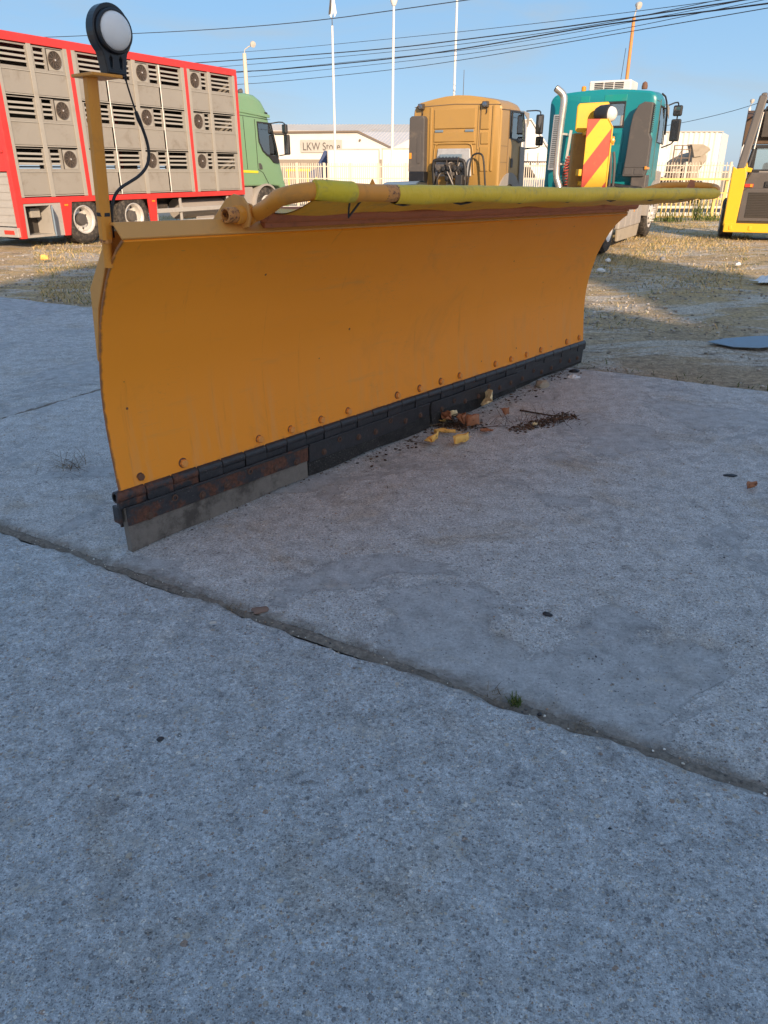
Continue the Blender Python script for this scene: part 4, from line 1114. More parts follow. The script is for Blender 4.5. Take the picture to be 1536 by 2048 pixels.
mb = MB(); mb.box(.45,.85,.35,.85,1.21,1.95); mb.box(.45,.85,1.45,1.95,1.21,1.95); mb.build('seat', M['grey_fair'], tan, bevel=.08)
for y in (.012, CW-.018):
    mb = MB(); mb.prism(ring_poly(win, .01), y, y+.006, 'y'); mb.build('side_window', M['glass'], tan)
frame_prism(ring_poly(win, .05), win, -.012, .010).build('window_frame', M['black'], tan)
tn('door_pillar', 'black', .76, .82, -.008, .01, 2.17, 2.74)
mb = MB(); mb.prism([(1.52,2.80),(1.95,2.78),(1.98,2.55),(1.90,2.45),(1.80,2.65),(1.60,2.72)], -.05, -.03, 'y'); mb.build('sun_visor', M['grey_lt'], tan, bevel=.008)
mb = MB(); mb.prism([(1.62,2.9),(1.78,2.88),(1.98,2.5),(1.92,2.5),(1.74,2.8)], .2, CW-.2, 'y'); mb.build('front_visor', M['black'], tan, bevel=.01)
seam(tan, [(.55,-.004,2.80),(.55,-.004,1.35),(1.45,-.004,1.30)], 'trim'); seam(tan, [(.0,-.004,2.76),(1.7,.0,2.80)], 'trim', .014)
for z in (1.98, 1.62): seam(tan, [(.05,-.003,z),(.52,-.003,z)], 'trim', .007)
mb = MB(); mb.prism([(.83,1.70),(.95,1.72),(1.0,1.66),(.98,1.50),(.85,1.50)], -.015, .01, 'y'); mb.build('door_handle', M['grey_fair'], tan, bevel=.012)
mb = MB(); mb.prism([(1.52,2.0),(1.88,1.98),(1.98,1.0),(1.60,1.0)], -.012, .02, 'y'); mb.build('front_corner_panel', M['grey_lt'], tan, bevel=.01)
mirror_arm(tan, [(2.28,-.24,2.53,.20,.46),(2.36,-.24,2.14,.20,.22)], [[(1.86,.0,2.82),(2.2,-.22,2.85),(2.34,-.24,2.80),(2.34,-.24,2.3)],[(2.36,-.24,2.1),(2.40,-.24,1.98),(1.95,.0,1.96)]])
# pressed panels and ribs on the rear wall (y runs to the left seen from behind)
def emboss(y0, y1, z0, z1, d=.03, nm='rear_panel'):
    mb = MB(); mb.box(-d, .005, y0, y1, z0, z1); return mb.build(nm, M['tan'], tan, bevel=.014, seg=3)
emboss(.66,1.74,2.37,2.80); emboss(.66,1.74,2.08,2.30); emboss(.30,.52,2.34,2.82); emboss(.30,.50,2.02,2.28); emboss(.28,.52,1.42,1.96)
emboss(.62,1.74,2.02,2.06, .03, 'rear_rib'); emboss(.56,.60,1.9,2.86,.02,'rear_rib'); emboss(.17,.23,1.42,2.85,.03,'rear_rib'); emboss(1.80,1.86,1.42,2.85,.03,'rear_rib')
seam(tan, [(-.004,.03,2.86),(-.004,1.2,2.90),(-.004,CW-.03,2.86)], 'trim', .014); seam(tan, [(-.004,.55,2.86),(-.004,.55,2.0),(-.004,.66,1.6)], 'trim', .010)
mb = MB(); mb.tube(smoothpts([(-.02,1.74,1.35),(-.02,1.72,1.95),(-.02,1.66,2.06),(-.02,.78,2.06),(-.02,.70,1.95),(-.02,.64,1.35)],2), .018, 8); mb.build('recess_frame', M['tan'], tan, smooth=50)
mb = MB(); mb.prism([(.70,1.30),(1.70,1.30),(1.62,1.93),(.76,1.93)], -.05, -.005, 'x'); mb.build('heat_shield', M['silver'], tan, bevel=.02)
for y in (.80, 1.60): tn('grab_handle', 'sheetblue', -.05, -.02, y-.11, y+.11, 2.29, 2.345)
for y in (.40, 2.08):
    mb = MB(); mb.box(-.12,-.02,y-.075,y+.075,2.80,2.93); wl = mb.build('work_lamp', M['oil'], tan, bevel=.015)
    mb = MB(); mb.lathe([(.05,0),(.055,.02),(.0,.025)], (-.12,y,2.865), (-1,0,0), 14); mb.build('lamp_glass', M['mirror'], wl, smooth=40)
    mb = MB(); mb.tube(smoothpts([(-.05,y-.03,2.80),(-.06,y-.04,2.70),(-.04,y,2.66),(-.02,y-.02,2.72)],1), .010, 6); mb.build('lamp_lead', M['cable'], wl, smooth=50)
# dark air intake duct on the left edge
mb = MB(); mb.prism([(1.93,1.40),(2.36,1.40),(2.34,2.62),(2.28,2.66),(1.97,2.66),(1.93,2.60)], -.20, .02, 'x'); du = mb.build('air_intake_duct', M['grey_fair'], tan, bevel=.025, seg=3)
mb = MB(); mb.prism([(2.02,1.6),(2.12,1.6),(2.12,2.2),(2.02,2.24)], -.212, -.198, 'x'); mb.build('duct_panel', M['grey_fair'], du, bevel=.01)
tn('duct_foot', 'blackgloss', -.22, .05, 1.90, 2.34, 1.14, 1.41, bevel=.02)
tn('side_marker', 'amber', -.21, -.19, 2.27, 2.34, 1.70, 1.84)
# hoop and hoses
mb = MB(); mb.tube(smoothpts([(-.25,.70,1.10),(-.25,.66,1.60),(-.25,.60,1.80),(-.25,.36,1.82),(-.25,.30,1.62),(-.25,.24,1.10)],2), .022, 10); mb.build('hose_hoop', M['black'], tan, smooth=50)
mb = MB(); mb.box(-.16,-.08,.95,1.52,1.70,1.80)
for i in range(6): mb.cyl((-.16,1.0+i*.09,1.75),(-.21,1.0+i*.09,1.75),.026,n=10)
mb.build('valve_block', M['sheetblue'], tan, smooth=40)
mb = MB(); mb.tube(smoothpts([(-.20,1.62,1.10),(-.22,1.66,1.62),(-.22,1.58,1.68),(-.22,.92,1.68),(-.22,.80,1.62),(-.20,.78,1.05)],2), .045, 10); mb.build('air_pipe', M['black'], tan, smooth=50)
r_ = random.Random(3)
for i in range(22):
    y = r_.uniform(.85,1.55); z = r_.uniform(1.25,1.70); y2 = y + r_.uniform(-.25,.25); x = -r_.uniform(.15,.38)
    mb = MB(); mb.tube(smoothpts([(-.1,y,z),(x,y+r_.uniform(-.1,.1),z+r_.uniform(.0,.14)),(x,y2,z-.2),(-.15,y2,1.0)],2), r_.choice((.010,.014,.020)), 6)
    mb.build('hose', M[r_.choice(('cable','oil','black','grey_lt','oil'))], tan, smooth=50)
for i in range(9):
    y = r_.uniform(.8,1.5); z = r_.uniform(1.05,1.55); mb = MB(); s_ = r_.uniform(.05,.12); mb.box(-.30,-.12,y-s_,y+s_,z-s_*.7,z+s_*.7); mb.cyl((-.30,y,z),(-.37,y,z),s_*.5,n=10); mb.build('gearbox_part', M[r_.choice(('oil','oil','black','grey_fair'))], tan, bevel=.012)
tn('small_tank', 'black', -.42,-.18,.78,.98,1.10,1.34, bevel=.03)
# mudguards, chassis, wheels
mb = MB(); ar = [(.80+.98*math.cos(R(a)), .52+.87*math.sin(R(a))) for a in range(0, 181, 10)]; ai = [(.80+.66*math.cos(R(a)), .52+.60*math.sin(R(a))) for a in range(180, -1, -10)]
mb.prism(ar+ai, -.03, .42, 'y'); mb.build('mudguard', M['grey_lt'], tan, smooth=40)
mb = MB(); mb.prism(ar+ai, CW-.42, CW+.03, 'y'); mb.build('mudguard', M['grey_lt'], tan, smooth=40)
mb = MB(); mb.grid(lambda u, v: (-.85+.8*u, 1.85+.95*v, 1.06+.14*math.sin(math.pi*(.15+u*.7))-.03*v), 10, 4); mb.grid(lambda u, v: (-.85+.8*u, 1.85+.95*v, 1.03+.14*math.sin(math.pi*(.15+u*.7))-.03*v), 10, 4); mb.build('rear_wing', M['sheetblue'], tan, smooth=50)
for y in (.78, 1.42): tn('chassis_rail', 'oil', -4.6, 1.8, y, y+.12, .70, .98)
for y, f in ((.0, 1), (CW-.30, 0)): wheel(tan, (.95, y, .50), .50, .30, 'white_rim', steer=True)
for y in (-.02, CW-.55): wheel(tan, (-2.75, y, .50), .50, .56, 'white_rim')
mb = MB(); mb.prism([(-.62,.90),(-.62,1.0),(-.2,1.02),(-.2,.9)], .7, 1.6, 'y'); mb.build('catwalk', M['silver'], tan)
tn('front_bumper', 'grey_lt', 1.55, 2.05, .06, CW-.06, .30, .80, bevel=.06)

# ------------------------------------------------------------------ teal lorry
teal = thing('teal_lorry', 'teal lorry cab with chrome exhaust stack and roof cooling box, seen from behind', 'lorry', (4.221, 14.992, 0), (0,0,A2))
def tl(nm, m, *b, bevel=.01, parent=None, **k):
    mb = MB(); mb.box(*b); return mb.build(nm, M[m], parent or teal, bevel=bevel, **k)
CX = 3.38; CW = 2.30
secs = [(CX,1.10,2.94,.05,CW-.05,.16,.05,0),(CX+.04,1.05,2.98,.0,CW,.20,.06,0),(CX+.9,1.05,3.02,.0,CW,.20,.06,0),(CX+1.30,1.05,2.98,.02,CW-.02,.20,.05,0),(CX+1.55,1.05,2.84,.06,CW-.06,.18,.03,-.05),(CX+1.75,1.0,2.60,.12,CW-.12,.16,.0,-.14),(CX+1.80,.9,2.3,.18,CW-.18,.14,.0,-.16)]
win = [(CX+.62,2.72),(CX+1.40,2.70),(CX+1.56,2.0),(CX+.66,2.02)]
cut = MB(); cut.prism(win, -.3, 2.8, 'y', 1)
cutr = MB(); cutr.prism([(.66,2.33),(.95,2.33),(.95,2.75),(.66,2.75)], CX-.3, CX+.35, 'x', 1)
cab_in = MB(); cab_in.prism([(CX+.12,1.25),(CX+1.55,1.25),(CX+1.50,2.45),(CX+1.38,2.76),(CX+.12,2.80)], .10, CW-.10, 'y', 1)
scr = MB(); scr.prism([(CX+1.25,1.85),(CX+2.3,1.85),(CX+2.3,2.62),(CX+1.25,2.62)], .30, CW-.30, 'y', 1)
holed(loft(secs), [cab_in, cut, cutr, scr], 'cab_body', [M['teal'], M['cab_inside']], teal, 40)
mb = MB(); mb.box(CX+.45,CX+.85,.35,.85,1.26,1.98); mb.box(CX+.45,CX+.85,1.45,1.95,1.26,1.98); mb.build('seat', M['grey_fair'], teal, bevel=.08)
for y in (.016, CW-.022):
    mb = MB(); mb.prism(ring_poly(win, .01), y, y+.006, 'y'); mb.build('side_window', M['glass'], teal)
frame_prism(ring_poly(win, .03), win, -.008, .010).build('window_frame', M['black'], teal)
mb = MB(); mb.box(CX+.01,CX+.018,.65,.96,2.32,2.76); mb.build('rear_window', M['glass'], teal)
rw = [(.66,2.33),(.95,2.33),(.95,2.75),(.66,2.75)]
def frx(poly, inner, c0, c1):
    q = frame_prism(poly, inner, c0, c1); q.v = [(b, a, c) for a, b, c in q.v]; return q
frx(ring_poly(rw, .055), rw, CX-.018, CX+.015).build('rear_window_seal', M['black'], teal, bevel=.006)
seam(teal, [(CX+.55,-.004,2.85),(CX+.55,-.004,1.3)], 'trim', .008); seam(teal, [(CX+.05,-.004,2.80),(CX+1.5,.02,2.78)], 'trim', .008)
mb = MB(); mb.box(CX-.008,CX+.01,.62,1.10,2.80,2.93); mb.build('paint_patch', M['teal2'], teal, bevel=.006); mb = MB(); mb.box(CX-.008,CX+.01,1.42,1.62,2.80,2.92); mb.build('paint_patch', M['teal2'], teal, bevel=.006)
for z0, z1, y0, y1 in ((1.3,2.2,.62,.92),(1.95,2.22,.60,1.0),(1.35,1.6,.55,.95)):
    mb = MB(); mb.box(CX-.014,CX+.01,y0,y1,z0,z1); mb.build('pressed_panel', M['teal'], teal, bevel=.012)
# roof box, beacon
mb = MB(); mb.box(CX+.35,CX+1.10,.64,1.56,3.02,3.24); ac = mb.build('cooling_box', M['white_rim'], teal, bevel=.035, seg=3)
for y0 in (.80, 1.02, 1.24):
    for i in range(4): mb = MB(); mb.box(CX+.335,CX+.352,y0,y0+.19,3.075+i*.034,3.092+i*.034); mb.build('vent_slot', M['black'], ac)
mb = MB(); mb.lathe([(.06,0),(.065,.05),(.05,.12),(.0,.15)], (CX+.5,.38,3.05), (0,0,1), 16); mb.build('beacon', M['rust'], teal, smooth=50)
mb = MB(); mb.lathe([(.05,0),(.05,.09),(.0,.11)], (CX+.4,1.68,3.05), (0,0,1), 14); mb.build('beacon', M['amber'], teal, smooth=50)
mb = MB(); mb.tube([(CX+.9,1.0,3.2),(CX+.93,.97,3.9)], .006, 5); mb.build('aerial', M['black'], teal)
# exhaust stack
ex = CX-.42
mb = MB(); mb.tube(smoothpts([(ex,1.78,.95),(ex,1.82,1.12),(ex,1.93,1.35),(ex,1.90,2.40),(ex,1.87,2.80),(ex-.0,1.90,2.94),(ex-.05,2.06,3.06)],2), .075, 16); mb.build('exhaust_stack', M['chrome'], teal, smooth=50)
mb = MB(); mb.tube([(ex-.05,2.04,3.042),(ex-.052,2.07,3.065)], .064, 14); mb.build('exhaust_mouth', M['black'], teal)
mb = MB(); o_ = [(1.93,1.45),(2.10,1.45),(2.06,2.55),(1.90,2.55)]; mb.prism(o_, ex-.05, ex-.03, 'x'); sh = mb.build('heat_guard', M['chrome'], teal)
for i in range(26):
    z = 1.50+i*.04; c = 1.94 - (z-1.45)*.03; mb = MB(); mb.box(ex-.056,ex-.048,c+.03,c+.13,z,z+.018); mb.build('guard_slot', M['black'], sh)
mb = MB(); mb.box(ex-.03,CX,1.80,1.86,2.15,2.19); mb.box(ex-.03,CX,1.86,1.92,1.55,1.59); mb.build('stack_bracket', M['galv'], teal)
mb = MB(); mb.bar((CX-.2,1.80,1.25),(CX-.2,1.72,2.25),.05,.04); mb.bar((CX-.2,1.62,1.60),(CX-.2,1.40,1.95),.02,.02); mb.bar((CX-.2,1.58,1.95),(CX-.2,1.42,1.60),.02,.02); mb.build('hose_rail', M['galv'], teal)
def coil(y, z0, z1, m, rad, n):
    p = [(CX-.30+rad*math.cos(t), y + .03*math.sin(z0*9+t*.1) + rad*math.sin(t), z0+(z1-z0)*t/(2*math.pi*n)) for t in [2*math.pi*n*i/(n*10) for i in range(n*10+1)]]
    mb = MB(); mb.tube(p, .011, 5); mb.build('coil_hose', M[m], teal, smooth=60)
coil(1.70, 1.12, 1.75, 'coilred', .055, 11); coil(1.62, 1.08, 1.6, 'cable', .045, 8)
for i in range(10):
    y = r_.uniform(.75,1.9); mb = MB(); mb.tube(smoothpts([(CX-.05,y,1.5),(CX-r_.uniform(.15,.4),y+r_.uniform(-.15,.15),1.3),(CX-.2,y+r_.uniform(-.2,.2),.95)],2), r_.choice((.012,.018,.024)), 6); mb.build('hose', M[r_.choice(('cable','oil','black'))], teal, smooth=50)
for y in (.74, .66): mb = MB(); mb.tube(smoothpts([(CX-.25,y+.06,1.80),(CX-.33,y,1.6),(CX-.33,y-.02,1.3),(CX-.25,y,.95)],2), .03, 8); mb.build('thick_hose', M['grey_fair'], teal, smooth=50)
# dark side fairing on the right rear corner
fp = [(.02,2.74),(.20,2.76),(.32,2.70),(.41,2.52),(.44,2.30),(.46,1.70),(.49,1.32),(.02,1.32),(-.02,1.50),(-.02,2.05),(.03,2.15)]
mb = MB(); mb.prism(fp, CX-.24, CX-.002, 'x'); fa = mb.build('side_fairing', M['grey_fair'], teal, bevel=.02, seg=3)
for i in range(15): z = 2.18+i*.036; mb = MB(); mb.box(CX-.20,CX-.05,-.012,.006,z,z+.018); mb.build('fairing_slot', M['black'], fa)
mb = MB(); mb.box(CX-.252,CX-.238,.03,.455,1.50,1.53); mb.box(CX-.248,CX-.238,.05,.24,1.36,1.485); mb.box(CX-.248,CX-.238,.27,.45,1.36,1.485); mb.build('fairing_step', M['grey_fair'], fa, bevel=.006)
mirror_arm(teal, [(CX+1.62,-.22,2.68,.20,.22),(CX+1.62,-.22,2.28,.22,.46)], [[(CX+1.35,.0,2.76),(CX+1.55,-.20,2.86),(CX+1.66,-.22,2.80),(CX+1.66,-.22,2.2)],[(CX+1.66,-.22,2.2),(CX+1.68,-.22,2.02),(CX+1.45,.0,1.92)]])
mb = MB(); mb.prism([(CX+1.20,2.80),(CX+1.55,2.74),(CX+1.60,2.52),(CX+1.45,2.60)], -.045, -.03, 'y'); mb.build('sun_visor', M['grey_lt'], teal, bevel=.006)
mb = MB(); mb.tube(smoothpts([(CX+1.2,.10,3.0),(CX+1.55,.06,2.95),(CX+1.78,.03,2.62),(CX+1.86,.03,2.2)],1), .02, 6); mb.build('windscreen_trim', M['black'], teal, smooth=50)
# lower body on the right
mb = MB(); mb.prism([(CX-.28,1.46),(CX+.10,1.46),(CX+.10,1.50),(CX-.28,1.52)], -.02, .02, 'y'); mb.build('turn_lamp', M['amber'], teal)
ar = [(4.49+.74*math.cos(R(a)), .50+.74*math.sin(R(a))) for a in range(0, 181, 10)]; ai = [(4.49+.60*math.cos(R(a)), .50+.60*math.sin(R(a))) for a in range(180, -1, -10)]
mb = MB(); mb.prism(ar+ai, -.04, .42, 'y'); mb.build('mudguard', M['grey_lt'], teal, smooth=40)
mb = MB(); mb.prism(ar+ai, CW-.42, CW+.04, 'y'); mb.build('mudguard', M['grey_lt'], teal, smooth=40)
mb = MB(); mb.prism([(CX+1.15,1.44),(CX+1.78,1.42),(CX+1.84,.36),(CX+1.5,.36),(CX+1.45,.9)], -.02, CW+.02, 'y'); mb.build('front_corner', M['grey_lt'], teal, bevel=.03)
for i in range(4): tl('tank_panel', 'grey_lt', .98+i*.58, 1.55+i*.58, -.01, .62, .36, .98, bevel=.03)
mb = MB(); mb.prism([(.95,.36),(3.20,.36),(3.05,.12),(1.0,.14)], .0, .05, 'y'); mb.build('side_skirt', M['beige'], teal, bevel=.01)
mb = MB(); mb.box(3.2,3.6,-.02,.3,.95,1.35); mb.build('step_box', M['door_dk'], teal, bevel=.02)
mb = MB(); mb.lathe([(.022,0),(.022,.01),(0,.012)], (2.35,-.012,.66), (0,-1,0), 10); mb.build('side_marker', M['amber'], teal)
wheel(teal, (.0, -.02, .51), .51, .56, 'white_rim', steer=False); wheel(teal, (.0, CW-.54, .51), .51, .56, 'white_rim')
wheel(teal, (4.49, .0, .50), .50, .30, 'alu', steer=True); wheel(teal, (4.49, CW-.30, .50), .50, .30, 'alu', steer=True)
for y in (.72, 1.44): tl('chassis_rail', 'oil', -1.0, 4.9, y, y+.13, .72, 1.0)
ar = [(.0+.66*math.cos(R(a)), .52+.64*math.sin(R(a))) for a in range(-10, 191, 10)]; ai = [(.0+.62*math.cos(R(a)), .52+.60*math.sin(R(a))) for a in range(190, -11, -10)]
for y in (.0, CW-.55): mb = MB(); mb.prism(ar+ai, y, y+.55, 'y'); mb.build('mudguard', M['black'], teal, smooth=40)
for y in (.02, CW-.55): tl('mud_flap', 'sheetblue', -.74, -.72, y, y+.50, .06, .55, bevel=.003)
tl('rear_crossbeam', 'oil', -1.0, -.85, .3, CW-.3, .62, .95)
for i in range(5): tl('engine_part', ('oil','black','grey_fair')[i%3], CX-.5+.05*i, CX-.2, .6+i*.26, .8+i*.26, .95, 1.12+.03*(i%3), bevel=.02)
mb = MB(); mb.tube(smoothpts([(CX-.18,.05,1.06),(CX-.18,.8,1.15),(CX-.1,1.2,1.10)],1), .05, 8); mb.build('air_pipe', M['black'], teal, smooth=50)

# ------------------------------------------------------------------ second plough part: striped marker board on a yellow frame
sb = thing('striped_marker_frame', 'red and yellow striped marker board with round white lamp on yellow plough frame', 'plough frame', (3.15, 13.0, 0), (0,0,R(-4)))
mb = MB(); mb.prism([(.0,1.16),(.385,1.16),(.375,2.06),(.30,2.165),(.0,2.165)], -.018, .018, 'y')
board = mb.build('striped_board', M['stripes'], sb, bevel=.003)
mb = MB(); mb.prism([(.378,1.16),(.402,1.16),(.395,2.05),(.31,2.175),(.30,2.168),(.375,2.06)], -.03, .03, 'y'); mb.build('board_edge', M['plate_yellow'], sb, bevel=.003)
mb = MB(); mb.prism([(-.13,2.02),(-.09,1.99),(.06,1.98),(.38,2.10),(.38,2.36),(.35,2.42),(-.10,2.40),(-.13,2.36)], .30, .33, 'y'); mb.build('yellow_plate', M['plate_yellow'], sb, bevel=.02)
mb = MB(); mb.box(-.13,.10,.36,.62,.06,1.985); mb.build('frame_column', M['ochre'], sb, bevel=.02)  # same yellow paint as the plate, coloured darker as shade
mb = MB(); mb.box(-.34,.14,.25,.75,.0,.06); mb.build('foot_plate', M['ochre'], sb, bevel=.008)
mb = MB(); mb.box(.0,.34,.018,.36,1.95,2.0); mb.box(.0,.34,.018,.36,1.22,1.28); mb.build('board_bracket', M['plate_yellow'], sb)
mb = MB(); mb.box(-.06,.10,.02,.30,1.36,1.46); mb.build('bracket_arm', M['plate_yellow'], sb, bevel=.01)
ax = Vector((.80,-.60,-.03)).normalized(); c0 = Vector((.31,.10,2.235))
mb = MB(); mb.lathe([(.0,-.20),(.09,-.19),(.125,-.12),(.135,.0),(.132,.04),(.11,.05)], c0, ax, 28); lh = mb.build('lamp_housing', M['black'], sb, smooth=50)
mb = MB(); mb.lathe([(.112,.03),(.110,.06),(.09,.11),(.05,.14),(.0,.15)], c0, ax, 28); mb.build('lens', M['white_rim'], lh, smooth=70)
mb = MB(); mb.box(.25,.36,.05,.15,2.0,2.14); mb.build('lamp_bracket', M['black'], lh)
mb = MB(); mb.lathe([(.035,0),(.035,.03),(.0,.035)], (.41,-.01,1.86), (0,-1,0), 12); mb.box(.38,.44,-.012,.03,1.80,1.92); mb.build('latch', M['amber'], sb, bevel=.004)

# ------------------------------------------------------------------ skid steer loader (half in frame)
sk = thing('skid_steer_loader', 'yellow skid steer loader with louvred dark rear door and raised rusty bucket', 'loader', (8.46, 17.70, 0), (0,0,R(-22)))
def sl(nm, m, *b, bevel=.01, parent=None, **k):
    mb = MB(); mb.box(*b); return mb.build(nm, M[m], parent or sk, bevel=bevel, **k)
for sx in (-1, 1):
    a = sx*.60; b = sx*.86
    mb = MB(); mb.prism([(min(a,b),.30),(max(a,b),.30),(max(a,b)+(.04 if sx < 0 else 0),1.34),(max(a,b)+.0,1.52),(min(a,b)+.09,1.47),(min(a,b),1.52),(min(a,b)-(.04 if sx > 0 else 0),1.34)], .0, .55, 'y')
    mb.build('lift_arm_tower', M['yellow'], sk, bevel=.015)
    mb = MB(); mb.prism([(a-.06,1.42),(a+.12,1.40),(a+.14,1.48),(a+.04,1.50),(a+.0,1.62),(a-.06,1.58)], .05, .20, 'y'); mb.build('arm_pivot', M['yellow'], sk, bevel=.01)
    mb = MB(); mb.bar((sx*.70,.06,1.46),(sx*.50,.20,2.88),.13,.17); mb.bar((sx*.50,.20,2.86),(sx*.46,.9,2.92),.11,.15); mb.bar((sx*.46,.9,2.92),(sx*.46,1.5,2.75),.11,.15); mb.build('lift_arm', M['armgrey'], sk, bevel=.03)
    mb = MB(); mb.cyl((sx*.56,.10,1.50),(sx*.50,.25,1.85),.045,n=12); mb.build('cylinder_body', M['black'], sk, smooth=50)
    mb = MB(); mb.cyl((sx*.50,.25,1.85),(sx*.44,.5,2.60),.022,n=10); mb.build('cylinder_rod', M['chrome'], sk, smooth=50)
    for y in (.62, 1.75):
        w_ = wheel(sk, (0,0,0), .41, .30, 'white_rim', nm='wheel'); w_.location = (sx*.91, y+.16, .41); w_.rotation_euler = (0,0,R(-90 if sx < 0 else 90))
mb = MB(); mb.prism([(-.62,.36),(.62,.36),(.62,1.10),(.48,1.40),(-.48,1.40),(-.62,1.10)], .06, .60, 'y'); mb.build('engine_housing', M['door_dk'], sk, bevel=.03)
mb = MB(); mb.prism([(-.59,.40),(.59,.40),(.59,1.02),(.50,1.08),(-.50,1.08),(-.59,1.02)], .02, .07, 'y'); dr = mb.build('rear_door', M['door_dk'], sk, bevel=.02)
for i in range(15):
    mb = MB(); z = .49+i*.034; mb.add([(-.44,.018,z),(.44,.018,z),(.44,-.004,z+.012),(-.44,-.004,z+.012),(-.44,.022,z+.014),(.44,.022,z+.014)], [(0,1,2,3),(3,2,5,4),(0,3,4),(1,5,2),(0,4,5,1)]); mb.build('louvre', M['armgrey'], dr)
mb = MB(); mb.box(-.45,.45,.012,.0215,.48,1.0); mb.build('louvre_back', M['inside'], dr)
for x in (-.47, .47): mb = MB(); mb.box(x-.085,x+.085,.03,.062,1.10,1.17); mb.build('tail_lamp', M['redlens'], sk, bevel=.008); mb = MB(); mb.box(x+.02,x+.07,.025,.034,1.105,1.165); mb.build('lamp_reflector', M['amber'], sk)
mb = MB(); mb.box(-.16,.10,.028,.06,1.10,1.22); mb.box(-.12,.06,.015,.03,1.13,1.16); mb.build('door_handle', M['black'], sk, bevel=.008)
sl('rear_bumper', 'yellow', -.84, .84, -.02, .30, .17, .36, bevel=.015)
for x in (-.70,-.30,.30,.70): sl('bumper_lug', 'yellow', x-.03, x+.03, -.035, -.015, .22, .31)
sl('belly_plate', 'black', -.58, .58, .1, 2.0, .16, .5)
# cab cage
for x in (-.46, .46):
    sl('cab_post', 'black', x-.035, x+.035, .45, .52, 1.38, 1.92); sl('cab_post', 'black', x-.035, x+.035, 1.55, 1.62, .8, 1.92)
sl('cab_roof', 'black', -.52, .52, .40, 1.66, 1.88, 1.95); sl('cab_rail', 'black', -.46, .46, .45, .52, 1.40, 1.46)
mb = MB(); mb.box(-.43,.43,.475,.483,1.46,1.88); mb.build('rear_window', M['glass'], sk)
mb = MB(); mb.prism([(-.40,1.28),(-.1,1.30),(.2,1.42),(-.3,1.42)], .40, .44, 'y'); mb.build('cab_shelf', M['grey_lt'], sk)
sl('seat', 'black', -.22, .22, .8, 1.2, .9, 1.6, bevel=.06); sl('cab_floor', 'black', -.5, .5, .5, 1.7, .6, .75)
# bucket
def bx(p, nm, m='rustbucket'):
    mb = MB(); mb.prism(p, -.72, .72, 'x'); return mb.build(nm, M[m], sk, bevel=.01)
bx([(.60,2.50),(1.05,2.66),(1.40,2.44),(1.50,2.0),(1.45,1.98),(1.33,2.38),(1.02,2.58),(.64,2.44)], 'bucket')
bx([(.60,2.50),(.64,2.44),(.66,1.98),(.60,1.97)], 'bucket_back')
for x in (-.735, .715): mb = MB(); mb.prism([(.60,1.96),(.60,2.50),(1.05,2.66),(1.40,2.44),(1.50,2.0),(1.1,1.93)], x, x+.02, 'x'); mb.build('bucket_side', M['rustbucket'], sk, bevel=.004)
sl('coupler', 'oil', -.40, .40, .45, .58, 2.1, 2.7); sl('bucket_edge', 'oil', -.66, .66, .55, .70, 1.90, 1.955)
mb = MB(); mb.tube(smoothpts([(-.42,.15,2.75),(-.30,.3,2.88),(-.22,.4,2.70),(-.28,.5,2.80)],2), .025, 6); mb.tube(smoothpts([(-.44,.15,2.6),(-.3,.3,2.72),(-.2,.4,2.6),(-.3,.5,2.5)],2), .02, 6); mb.build('hydraulic_hose', M['black'], sk, smooth=50)

# ------------------------------------------------------------------ background: fences
picket_me = (lambda m: (m.box(-.017,.017,-.010,.010,0,1.0), m)[1])(MB()).mesh('picket', M['fence_w'])
def fence(nm, label, x0, x1, y0, y1, z0, z1, stp, rails, posts, mat, thick=1.0):
    f = thing(nm, label, 'fence', (x0, y0, 0), (0, 0, math.atan2(y1-y0, x1-x0)))
    L = math.hypot(x1-x0, y1-y0); me = picket_me.copy(); me.materials.clear(); me.materials.append(M[mat])
    for i in range(int(L/stp)):
        o = link('picket', me, f, loc=(stp*(i+.5), random.uniform(-.004,.004), z0)); o.scale = (thick, 1, z1-z0+random.uniform(-.012,.012)); o.rotation_euler = (0, R(random.uniform(-.5,.5)), 0)
    for z in rails: mb = MB(); mb.box(0, L, .012, .04, z-.02, z+.02); mb.build('rail', M[mat], f)
    for x in posts:
        mb = MB(); mb.box(x-.045, x+.045, -.03, .06, 0, z1+.02); mb.build('post', M[mat], f, bevel=.004)
    return f
fence('picket_fence', 'cream picket fence in front of the white box trailer and store', -4.6, 2.2, 34.2, 34.2, .12, 1.70, .088, (.30,1.12,1.58), (.05,.97,2.1,3.2,4.35,5.5,6.7), 'fence_w')
fence('picket_fence', 'cream picket fence seen between the tan and the teal lorry', 5.4, 7.6, 34.6, 34.6, .12, 1.74, .095, (.30,1.10,1.60), (.05,2.15), 'fence_w')
fence('picket_fence', 'tall cream fence with thin rails in front of the beige mixer', 10.8, 14.8, 34.8, 34.8, .12, 1.74, .13, (1.10,1.36,1.62), (.05,2.0,3.9), 'fence_w', .7)
fence('low_fence', 'low yellow picket fence beside the yellow loader', 8.3, 11.6, 25.5, 25.5, .06, .80, .145, (.09,.62,.79), (2.12,), 'fence_y', 1.0)
mb = MB(); mb.box(8.3,15,27.0,27.06,1.14,1.20); g = mb.build('barrier_rail', M['fence_y']); tag(g, 'single yellow rail running behind the low yellow fence', 'barrier')
for x in (8.6, 11.4, 14.2): mb = MB(); mb.box(x-.04,x+.04,27.06,27.14,0,1.2); mb.build('post', M['fence_y'], g)

